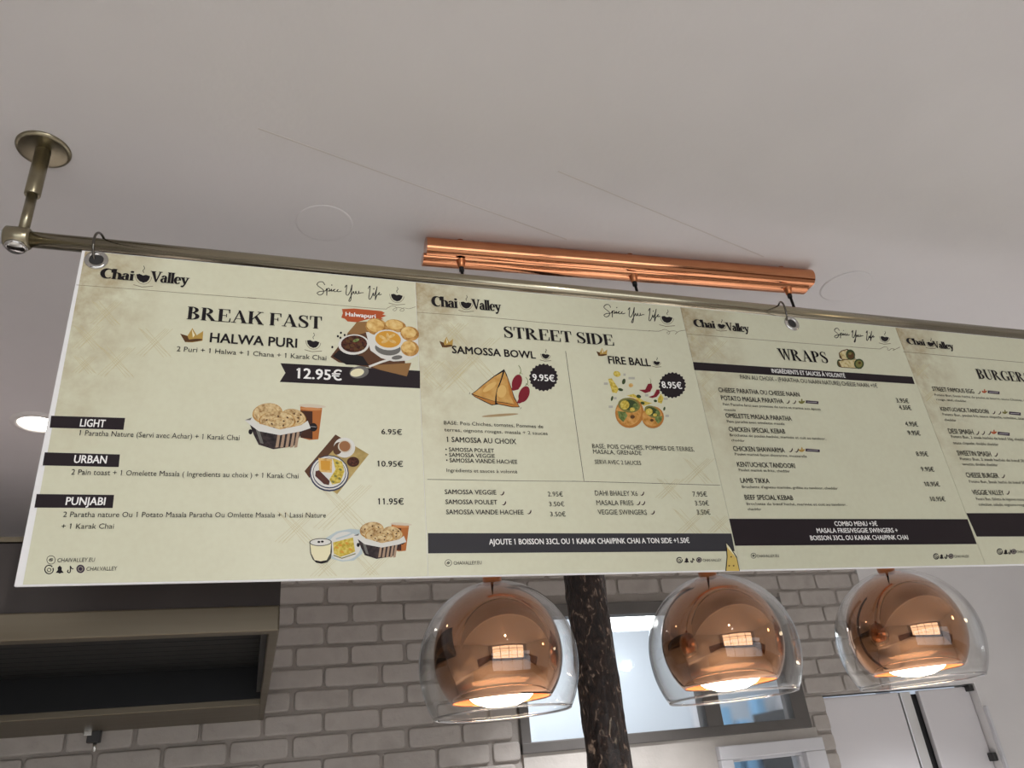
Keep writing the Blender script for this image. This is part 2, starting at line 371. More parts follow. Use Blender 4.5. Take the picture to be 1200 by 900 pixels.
# dark framed window with three panes
win = bpy.data.objects.new('window_1', None); COL.objects.link(win); win.location = (WX0, YB, WZ0); struct(win)
b = MB(); fy0, fy1 = YB - .012, YB + .06
FW = .052
b.box(WX0, WX1, fy0, fy1, WZ0, WZ0 + FW - .012, M_winframe, .004); b.box(WX0, WX1, fy0, fy1, WZ1 - FW, WZ1, M_winframe, .004)
b.box(WX0, WX0 + FW - .012, fy0 + .0005, fy1, WZ0 + .01, WZ1 - .01, M_winframe, .004); b.box(WX1 - .078, WX1, fy0 + .0005, fy1, WZ0 + .01, WZ1 - .01, M_winframe, .004)
for x0, x1 in ((1.285, 1.43), (1.797, 1.873)): b.box(x0, x1, fy0 + .001, fy1, WZ0 + .01, WZ1 - .01, M_winframe, .004)
b.build('window_frame', win)
for x0, x1 in ((WX0 + .04, 1.285), (1.43, 1.797), (1.873, WX1 - .078)):
    b = MB(); b.box(x0 - .003, x1 + .003, YB + .022, YB + .028, WZ0 + .036, WZ1 - .048, M_pane); b.build('window_pane', win)
# white framed serving hatch below
hat = bpy.data.objects.new('window_2', None); COL.objects.link(hat); hat.location = (HX0, YB, HZ0); struct(hat)
b = MB(); hy0, hy1 = YB - .03, YB + .07
for x0, x1, z0, z1 in ((HX0, HX1, HZ1 - .05, HZ1), (HX0, HX1, HZ0, HZ0 + .05), (HX0, HX0 + .057, HZ0 + .05, HZ1 - .05), (HX1 - .1, HX1, HZ0 + .05, HZ1 - .05)):
    b.box(x0, x1, hy0, hy1, z0, z1, M_whiteframe, .004)
for x0, x1, z0, z1 in ((HX0 + .05, HX1 - .09, HZ1 - .062, HZ1 - .045), (HX0 + .05, HX0 + .068, HZ0 + .04, HZ1 - .063), (HX1 - .115, HX1 - .095, HZ0 + .04, HZ1 - .063)):
    b.box(x0, x1, hy0 + .03, hy1 - .01, z0, z1, M_whiteframe, .002)
b.build('window_frame', hat)
b = MB(); b.box(HX0 + .05, HX1 - .09, YB + .02, YB + .026, HZ0 + .04, HZ1 - .05, M_pane); b.build('window_pane', hat)
# room behind the window
b = MB()
b.box(.3, 3.3, 4.6, 4.7, 0, 2.75, M_backroom); struct(b.build('wall_back_room'))
b = MB(); b.box(.2, .3, YB + .121, 4.7, 0, 2.75, M_backroom); struct(b.build('wall_back_room'))
b = MB(); b.box(3.3, 3.4, YB + .71, 4.7, 0, 2.75, M_backroom); struct(b.build('wall_back_room'))
b = MB(); b.box(.2, 3.4, YB + .121, 4.7, 2.75, 2.83, M_ceil); struct(b.build('ceiling_back_room'))

# ------------------------------------------------------------------ extractor hood
hood = thing('extractor_hood', 'dark steel kitchen extractor hood along the brick wall under the menu board', 'extractor hood', (-.9, 2.3, 1.885))
hx0, hx1, hyf, hyb, hz = -1.95, .037, 1.492, YB - .001, 1.885
b = MB()
b.box(hx0, hx1, hyf + .004, hyf + .012, hz + .045, hz + .172, M_hoodface); b.box(hx1 - .008, hx1, hyf + .006, hyb, hz + .04, hz + .17, M_hoodface)
b.box(hx0, hx0 + .008, hyf + .006, hyb, hz + .04, hz + .17, M_hoodface); b.box(hx0, hx1, hyf + .004, hyb, hz + .166, hz + .174, M_hoodface)
b.box(hx0, hx1, hyf + .001, hyf + .012, hz + .168, hz + .177, M_steel)
b.build('canopy', hood)
b = MB(); b.box(hx0, hx1, hyf - .002, hyf + .03, hz, hz + .046, M_steel, .003); b.build('front_rim', hood)
b = MB(); b.box(hx1 - .018, hx1 + .001, hyf + .02, hyb, hz + .001, hz + .042, M_steel, .003); b.build('side_rim', hood)
b = MB(); b.box(hx0 - .001, hx0 + .018, hyf + .02, hyb, hz + .001, hz + .042, M_steel, .003); b.build('side_rim', hood)
b = MB(); b.box(hx0 + .01, hx1 - .01, 2.64, hyb, hz + .002, hz + .03, M_steel, .003); b.build('grease_channel', hood)
b = MB()
b.box(hx0 + .009, hx1 - .009, hyf + .014, 2.6, hz + .125, hz + .14, M_hoodin)
for k in range(16):
    y = hyf + .06 + k * .064; b.box(hx0 + .02, hx1 - .02, y, y + .06, hz + .105, hz + .125, M_filter)
b.box(hx0 + .009, hx1 - .009, 2.63, 2.638, hz + .02, hz + .14, M_hoodin); b.box(hx1 - .03, hx1 - .018, hyf + .014, 2.56, hz + .03, hz + .13, M_hoodin)
b.build('filter', hood)
b = MB(); b.box(-.515, -.475, 3.055, 3.085, hz - .034, hz + .004, M_dark, .003); b.box(-.525, -.50, 3.05, 3.088, hz - .012, hz + .003, M_chrome, .002)
b.tube([(-.49, 3.07, hz - .06), (-.49, 3.07, hz - .03)], .006, M_chrome, 10); b.build('drain_tap', hood)

# ------------------------------------------------------------------ bark covered post
post = MB(); rnd = random.Random(9); n = 40; rows = 150
px, py, pr = .8435, 1.95, .0572
ph = [rnd.uniform(0, 6.28) for _ in range(12)]
vs = []; fs = []
for i in range(rows + 1):
    z = ZC * i / rows; taper = 1.0 - .09 * z / ZC
    for k in range(n):
        a = 2 * PI * k / n
        d = .0022 * math.sin(3 * a + ph[0] + z * 2.1) + .0016 * math.sin(7 * a + ph[1] + 9 * z) + .0013 * math.sin(11 * a + ph[2] - 17 * z) + .0011 * math.sin(5 * a + 41 * z + ph[3]) + rnd.uniform(-.0013, .0013)
        r = (pr + d) * taper; vs.append((px + r * math.cos(a), py + r * math.sin(a), z))
for i in range(rows):
    for k in range(n): fs.append((i * n + k, i * n + (k + 1) % n, (i + 1) * n + (k + 1) % n, (i + 1) * n + k))
fs.append(tuple(range(n))[::-1]); fs.append(tuple(range(rows * n, rows * n + n)))
post.add(vs, fs, M_bark, True)
tag(post.build('bark_post'), 'dark rough bark-covered post standing between the left and middle copper lamps', 'post')

# ------------------------------------------------------------------ built-in cabinet
cab = thing('tall_cabinet', 'tall pale grey two-door cabinet built into the wall below the right-hand lamp', 'cabinet', (2.83, 3.3, 0))
b = MB(); b.box(2.415, 3.25, YB + .062, YB + .60, .0, 1.80, M_fridgedark); b.build('body', cab)
for x0, x1 in ((2.424, 2.842), (2.960, 3.257)):
    b = MB(); b.box(x0, x1, YB + .035, YB + .06, .08, 1.812, M_fridge, .004); d = b.build('door', cab)
b = MB(); b.box(2.850, 2.908, YB + .034, YB + .062, .08, 1.81, M_alu, .002); b.build('handle_profile', cab)
for z0, z1 in ((1.79, 1.817), (1.49, 1.525)):
    b = MB(); b.box(3.236, 3.2605, YB + .005, YB + .05, z0, z1, M_dark, .003); b.build('hinge', cab)

# ------------------------------------------------------------------ ceiling fittings
def cover(x, y, r, label, k=1.0):
    b = MB(); b.lathe([(0, -.002 * k), (r * .93, -.002 * k), (r * .985, -.0016 * k), (r, -.0006 * k), (r, .004), (0, .004)], (x, y, ZC), M_ceil, 64)
    o = b.build('blanking_cover'); tag(o, label, 'ceiling cover', 'round covers in the ceiling'); return o
cover(1.522, 1.412, .070, 'round white blanking cover in the ceiling right of the copper bar', 1.6)
cover(.094, 1.397, .062, 'faint round white blanking cover in the ceiling left of the copper bar', .5)
dl = thing('recessed_downlight', 'lit round recessed ceiling downlight beside the left edge of the menu board', 'ceiling light', (-.694, 2.519, ZC))
b = MB(); b.lathe([(.056, -.002), (.058, -.008), (.074, -.007), (.078, -.001), (.078, .004), (.056, .004)], (-.694, 2.519, ZC), M_plate, 48, closed=True); b.build('trim_ring', dl)
b = MB(); b.lathe([(0, -.003), (.056, -.003), (.056, .003), (0, .003)], (-.694, 2.519, ZC), M_spotlit, 48); b.build('lens', dl)
tb = thing('tube_light', 'bright tube light in the room behind the dark framed window', 'ceiling light', (1.93, 3.9, 2.33))
b = MB(); b.box(1.76, 2.06, 3.86, 3.94, 2.285, 2.345, M_tube, .01); b.build('lit_tube', tb)
b = MB(); b.box(1.74, 2.08, 3.85, 3.95, 2.345, 2.38, M_whiteframe, .004); b.tube([(1.8, 3.9, 2.38), (1.8, 3.9, ZC)], .006, M_whiteframe, 8); b.tube([(2.0, 3.9, 2.38), (2.0, 3.9, ZC)], .006, M_whiteframe, 8); b.build('housing', tb)
wl = thing('bulkhead_light', 'small round lit lamp on the wall of the room behind the window', 'wall light', (2.18, 4.6, 2.18))
b = MB(); b.lathe([(0, -.04), (.011, -.037), (.015, -.025), (.016, -.012)], (2.18, 4.6, 2.18), M_tube, 32, axis='Y'); b.build('diffuser', wl)
b = MB(); b.lathe([(.0, -.012), (.022, -.012), (.022, 0), (0, 0)], (2.18, 4.6, 2.18), M_whiteframe, 32, axis='Y'); b.build('housing', wl)
b = MB()
for k, (x, z0, z1) in enumerate([(2.70, 1.2, 1.9), (2.82, 1.2, 1.82), (2.95, 1.2, 1.95)]): b.box(x, x + .07, 4.46, 4.54, z0, z1, M_bluecrate, .01)
b.box(2.55, 3.2, 4.40, 4.58, 1.74, 1.78, M_whiteframe); b.box(2.55, 3.2, 4.40, 4.58, 1.16, 1.2, M_whiteframe)
for x in (2.56, 3.17): b.box(x, x + .03, 4.41, 4.57, 0, 1.95, M_whiteframe)
tag(b.build('storage_rack'), 'rack with pale blue film seen through the right-hand window pane', 'rack')

# ------------------------------------------------------------------ rail on its ceiling support
YR, ZR, RR = 1.272, 2.5365, .0145
rail = thing('hanging_rail', 'antique brass ceiling rail carrying the menu board', 'rail', (-.435, YR, ZC))
b = MB(); b.tube([(-.43, YR, ZR), (2.32, YR, ZR)], RR, M_brass, 28); b.build('rod', rail)
b = MB(); b.lathe([(0, -.0065), (.04, -.0065), (.0455, -.005), (.047, -.002), (.047, 0), (0, 0)], (-.436, YR, ZC), M_brass2, 56); b.build('flange', rail)
b = MB(); b.lathe([(.0122, -.115), (.0135, -.113), (.0135, -.006), (.0122, -.006)], (-.436, YR, ZC), M_brass2, 28); b.lathe([(.0, -.115), (.0122, -.115)], (-.436, YR, ZC), M_brass2, 28); b.build('sleeve', rail)
b = MB(); b.tube([(-.436, YR, ZC - .11), (-.436, YR, ZR + .01)], .0088, M_brass2, 24); b.build('support_tube', rail)
b = MB(); b.lathe([(0, -.021), (.017, -.021), (.0205, -.018), (.0205, .016), (.017, .02), (0, .02)], (-.441, YR, ZR), M_brass2, 40, axis='X'); b.build('end_socket', rail)
b = MB(); b.lathe([(.0, -.026), (.013, -.0255), (.018, -.021), (.0186, -.017), (.012, -.015), (0, -.015)], (-.441, YR, ZR), M_chrome, 40); b.build('set_screw', rail)
b = MB(); b.tube([(-.62, YR, ZR), (-.46, YR, ZR)], .0125, M_whiteframe, 24); o = b.build('white_rod', rail); o['label'] = 'white rod continuing past the socket'
# far support, beyond the frame
b = MB(); b.lathe([(0, -.0065), (.0455, -.005), (.047, 0), (0, 0)], (2.25, YR, ZC), M_brass2, 48); b.build('flange', rail)
b = MB(); b.tube([(2.25, YR, ZC - .004), (2.25, YR, ZR + .01)], .0088, M_brass2, 24); b.build('support_tube', rail)
def ring(x, rot, label):
    b = MB(); b.torus((x, YR - .004, ZR + RR + .0022 - .033), .0345, .0022, M_ring, 'X', 56, 12, rot)
    tag(b.build('hanging_ring'), label, 'ring', 'steel rings carrying the menu board')
ring(-.3075, R(-9), 'steel ring through the eyelet at the left end of the menu board')
ring(1.1455, R(-24), 'steel ring through the eyelet above the wraps heading')

# ------------------------------------------------------------------ menu board
BX0, BW, BZ1, BZ0, BY = -.33235, .5959, 2.5078, 1.9146, 1.25
board = thing('menu_board', 'long cream printed menu board hanging from the brass rail', 'menu board', (BX0, BY, BZ1))
holes = [(-.3065, 2.4885), (1.1485, 2.4885)]
b = MB(); b.box(BX0, BX0 + 4 * BW, BY, BY + .006, BZ0, BZ1, M_white, .0012); b.build('backing_sheet', board)
for hx, hz_ in holes:
    b = MB(); b.lathe([(.0105, .0005), (.0105, -.0022), (.0125, -.0034), (.0155, -.0036), (.0185, -.0026), (.0195, -.0008), (.0195, .0005)], (hx, BY - .0006, hz_), M_chrome, 48, axis='Y')
    b.lathe([(0, -.0011), (.0106, -.0011)], (hx, BY - .0006, hz_), M_dark, 40, axis='Y'); b.build('eyelet', board)

GL = {}
def G(ch, w, *prims): GL[ch] = (w, prims)
def rect(x0, y0, x1, y1): return [(x0, y0), (x1, y0), (x1, y1), (x0, y1)]
def arcq(cx, cy, ro, so, ci, ri, si, a0, a1, n=14):
    # crescent strip: outer ellipse about (cx,cy), inner ellipse about (ci,cy) -> quads
    out = []
    for k in range(n):
        t0, t1 = R(a0 + (a1 - a0) * k / n), R(a0 + (a1 - a0) * (k + 1) / n)
        out.append([(cx + ro * math.cos(t0), cy + so * math.sin(t0)), (cx + ro * math.cos(t1), cy + so * math.sin(t1)),
                    (ci + ri * math.cos(t1), cy + si * math.sin(t1)), (ci + ri * math.cos(t0), cy + si * math.sin(t0))])
    return out
def stem(x, t=.2, h=1, top=True, bot=True, s=.06):
    o = [rect(x, 0, x + t, h)]
    if top: o.append(rect(x - s, h - .045, x + t + s, h))
    if bot: o.append(rect(x - s, 0, x + t + s, .045))
    return o
def ribbon(path, ws):
    out = []; P = [Vector(p) for p in path]; nn = []
    for i in range(len(P)):
        d = (P[min(i + 1, len(P) - 1)] - P[max(i - 1, 0)]).normalized(); nn.append(Vector((-d.y, d.x)))
    for i in range(len(P) - 1):
        a, c = nn[i] * ws[i] / 2, nn[i + 1] * ws[i + 1] / 2
        out.append([tuple(P[i] - a), tuple(P[i + 1] - c), tuple(P[i + 1] + c), tuple(P[i] + a)])
    return out
def smooth_path(p, ws, n=4):
    q = []; w2 = []
    for i in range(len(p) - 1):
        p0, p1, p2, p3 = [Vector(p[max(0, min(len(p) - 1, j))]) for j in (i - 1, i, i + 1, i + 2)]
        for k in range(n):
            t = k / n
            q.append(.5 * (2 * p1 + (p2 - p0) * t + (2 * p0 - 5 * p1 + 4 * p2 - p3) * t * t + (3 * p1 - p0 - 3 * p2 + p3) * t ** 3)); w2.append(ws[i] + (ws[i + 1] - ws[i]) * t)
    q.append(Vector(p[-1])); w2.append(ws[-1]); return q, w2
G('B', .76, *stem(.07), *arcq(.27, .755, .36, .245, .27, .17, .20, -90, 90), *arcq(.27, .27, .44, .27, .27, .22, .225, -90, 90))
G('R', .94, *stem(.07), *arcq(.27, .75, .40, .25, .27, .2, .205, -90, 90), [(.30, .5), (.50, .5), (.86, 0), (.64, 0)], rect(.60, 0, .94, .045))
EE = (rect(.27, .955, .70, 1), [(.62, .97), (.70, 1), (.70, .70), (.665, .70)], rect(.27, .49, .52, .535), rect(.49, .38, .525, .645))
G('E', .78, *stem(.07), *EE, rect(.27, 0, .74, .045), [(.66, .03), (.74, 0), (.76, .32), (.725, .32)])
G('F', .74, *stem(.07), *EE)
G('A', .94, [(.10, 0), (.155, 0), (.47, .93), (.44, 1)], [(.38, 1), (.50, 1), (.88, 0), (.65, 0)], rect(.24, .30, .68, .345), rect(0, 0, .27, .045), rect(.58, 0, .95, .045))
G('K', .96, *stem(.07), [(.27, .34), (.27, .42), (.70, .97), (.77, .97)], [(.40, .52), (.52, .68), (.92, 0), (.68, 0)], rect(.56, .955, .9, 1), rect(.60, 0, .96, .045))
sp, sw = smooth_path([(.565, .74), (.53, .90), (.36, .975), (.17, .91), (.12, .74), (.24, .6), (.42, .47), (.56, .33), (.54, .12), (.36, .025), (.15, .09), (.08, .28)], [.04, .05, .05, .1, .15, .19, .2, .18, .12, .05, .05, .04])
G('S', .68, *ribbon(sp, sw), rect(.55, .69, .585, 1), rect(.06, 0, .095, .32))
G('T', .80, *stem(.30, top=False), rect(.03, .955, .77, 1), [(.03, 1), (.11, .97), (.065, .68), (.03, .68)], [(.77, 1), (.69, .97), (.735, .68), (.77, .68)])
G('I', .36, *stem(.08))
G('D', .90, *stem(.07), *arcq(.27, .5, .58, .5, .27, .37, .455, -90, 90))
G('W', 1.14, [(.05, 1), (.26, 1), (.46, 0), (.39, 0)], [(.40, 0), (.45, 0), (.64, 1), (.58, 1)], [(.48, 1), (.69, 1), (.89, 0), (.82, 0)], [(.83, 0), (.88, 0), (1.08, 1), (1.02, 1)], rect(-.02, .955, .33, 1), rect(.46, .955, .76, 1), rect(.92, .955, 1.16, 1))
G('P', .76, *stem(.07), *arcq(.27, .73, .44, .27, .27, .23, .225, -90, 90))
G('U', .90, rect(.10, .3, .30, 1), rect(.70, .3, .75, 1), *arcq(.425, .3, .325, .31, .5, .20, .24, 180, 360), rect(.03, .955, .37, 1), rect(.60, .955, .86, 1))
G('G', .96, *arcq(.47, .5, .43, .5, .54, .29, .455, 48, 330), rect(.66, .06, .85, .44), rect(.58, .40, .93, .445), rect(.78, .66, .82, .97))
# heavier lower-case letters of the logo
LG = {}
def H(ch, w, *prims): LG[ch] = (w, prims)
H('C', .80, *arcq(.44, .5, .42, .51, .52, .25, .43, 50, 310), rect(.70, .62, .77, .97))
H('h', .60, *stem(.05, .17, 1.02, s=.05), *arcq(.32, .42, .25, .26, .28, .10, .2, 0, 150), rect(.39, 0, .56, .45), rect(.35, 0, .61, .05))
H('a', .56, *arcq(.22, .2, .2, .22, .26, .10, .15, 60, 320), rect(.30, 0, .47, .48), *arcq(.27, .45, .2, .23, .27, .06, .17, 0, 170), rect(.42, 0, .54, .06))
H('i', .30, *stem(.05, .17, .66, s=.05), *arcq(.135, .86, .1, .1, .135, 0, 0, 0, 360))
H('V', .80, [(.04, 1), (.28, 1), (.50, 0), (.42, 0)], [(.42, 0), (.50, .08), (.76, 1), (.69, 1)], rect(-.02, .94, .36, 1), rect(.60, .94, .84, 1))
H('l', .28, *stem(.05, .17, 1.02, s=.05))
H('e', .54, *arcq(.28, .33, .26, .35, .31, .12, .28, 40, 320), rect(.16, .33, .52, .39), *arcq(.28, .36, .25, .32, .29, .11, .25, 0, 60))
H('y', .62, [(.03, .66), (.24, .66), (.42, .05), (.32, 0)], [(.32, .02), (.40, .02), (.60, .66), (.53, .66)], [(.36, .1), (.40, .02), (.26, -.24), (.16, -.26), (.2, -.18)], *arcq(.16, -.2, .09, .08, .16, 0, 0, 0, 360), rect(-.02, .60, .32, .66), rect(.44, .60, .66, .66))

FCACHE = {}
def font_mesh(text, style):
    key = (text, style)
    if key in FCACHE: return FCACHE[key]
    cu = bpy.data.curves.new('t', 'FONT'); cu.body = text; cu.size = 1; cu.resolution_u = 2
    cu.fill_mode = 'FRONT'; cu.space_character = 1.0
    o = bpy.data.objects.new('t', cu); COL.objects.link(o)
    bpy.context.view_layer.update()
    me = o.evaluated_get(bpy.context.evaluated_depsgraph_get()).to_mesh()
    vs = [tuple(v.co) for v in me.vertices]; fs = [tuple(p.vertices) for p in me.polygons]
    if text != 'H':
        for i, ch in enumerate(text):
            if ch == '1':                           # give the digit its slanted flag
                pre = font_mesh(text[:i + 1] + ('' if i + 1 < len(text) else ' '), 'n')[0] if i + 1 < len(text) else vs
                xr = max(p[0] for p in pre) - .045; o_ = len(vs)
                vs += [(xr, CAP, 0), (xr, CAP * .86, 0), (xr - .13, CAP * .76, 0), (xr - .13, CAP * .87, 0)]; fs.append((o_, o_ + 1, o_ + 2, o_ + 3))
    if style in 'mb':
        e = .011 if style == 'm' else .022; v0, f0, m_ = list(vs), list(fs), len(vs)
        vs, fs = [], []
        for q, (dx, dy) in enumerate(((-e, -e * .5), (e, -e * .5), (-e, e * .5), (e, e * .5), (0, 0))):
            vs += [(p[0] + dx, p[1] + dy, q) for p in v0]; fs += [tuple(i + q * m_ for i in f) for f in f0]
    o.evaluated_get(bpy.context.evaluated_depsgraph_get()).to_mesh_clear()
    bpy.data.objects.remove(o); bpy.data.curves.remove(cu)
    FCACHE[key] = (vs, fs); return FCACHE[key]
CAP = 1.0
CAP = max(v[1] for v in font_mesh('H', 'n')[0])
class Sheet:
    # artwork of one sheet in millimetres from its top left corner
    def __init__(s, idx, parent):
        s.x = BX0 + idx * BW; s.parts = {}; s.parent = parent; s.n = 0
    def P(s, u, v, layer): return (s.x + u / 1000, BY - .0010 - layer * .00006, BZ1 - v / 1000)
    def part(s, n): return s.parts.setdefault(n, MB())
    def polys(s, part, polys, col, layer):
        mb = s.part(part); mt = ink(col)
        s.n += 1; layer = layer + (s.n % 45) * .02      # later prints lie on earlier ones
        for p in polys: mb.add([s.P(u, v, layer) for u, v in p], [tuple(range(len(p)))], mt)
    def text(s, part, t, u, v, wd, h, style, col):
        layer = 16; mb = s.part(part); mt = ink(col)
        if style in 'sl':
            D, gap, space = (GL, .03, .30) if style == 's' else (LG, -.035, .3)
            x = 0; quads = []
            for ch in t:
                if ch == ' ': x += space; continue
                gw, prims = D[ch]
                for q in prims: quads.append([(x + a, c) for a, c in q])
                x += gw + gap
            x -= gap; kx = wd / x
            for e in ((-.008, .008) if style == 's' else (-.022, 0, .022)):
                for i, q in enumerate(quads): mb.add([s.P(u + (a + e) * kx, v - c * h, layer + (i % 7) * .05 + e) for a, c in q], [tuple(range(len(q)))], mt)
            return
        vs, fs = font_mesh(t, style)
        x0 = min(p[0] for p in vs); x1 = max(p[0] for p in vs); kx = wd / (x1 - x0); ky = h / CAP
        mb.add([s.P(u + (p[0] - x0) * kx, v - p[1] * ky, layer + p[2] * .04) for p in vs], fs, mt)
    def draw(s, data):
        for e in data:
            k, part = e[0], e[1]
            if k == 'T': s.text(part, *e[2:])
            elif k == 'P': s.polys(part, [e[2]], e[3], e[4])
            elif k == 'E':
                cx, cy, ax, ay, bx, by = e[2]; n = 24
                s.polys(part, [[(cx + ax * math.cos(2 * PI * i / n) + bx * math.sin(2 * PI * i / n), cy + ay * math.cos(2 * PI * i / n) + by * math.sin(2 * PI * i / n)) for i in range(n)]], e[3], e[4])
            elif k == 'L':
                p, ws = e[2], [e[3]] * len(e[2])
                if len(p) > 3: p, ws = smooth_path(p, ws, 3)
                s.polys(part, ribbon(p, ws), e[4], e[5])
        for n_, mb in s.parts.items(): mb.build(n_.split('#')[0], s.parent, fix=False)
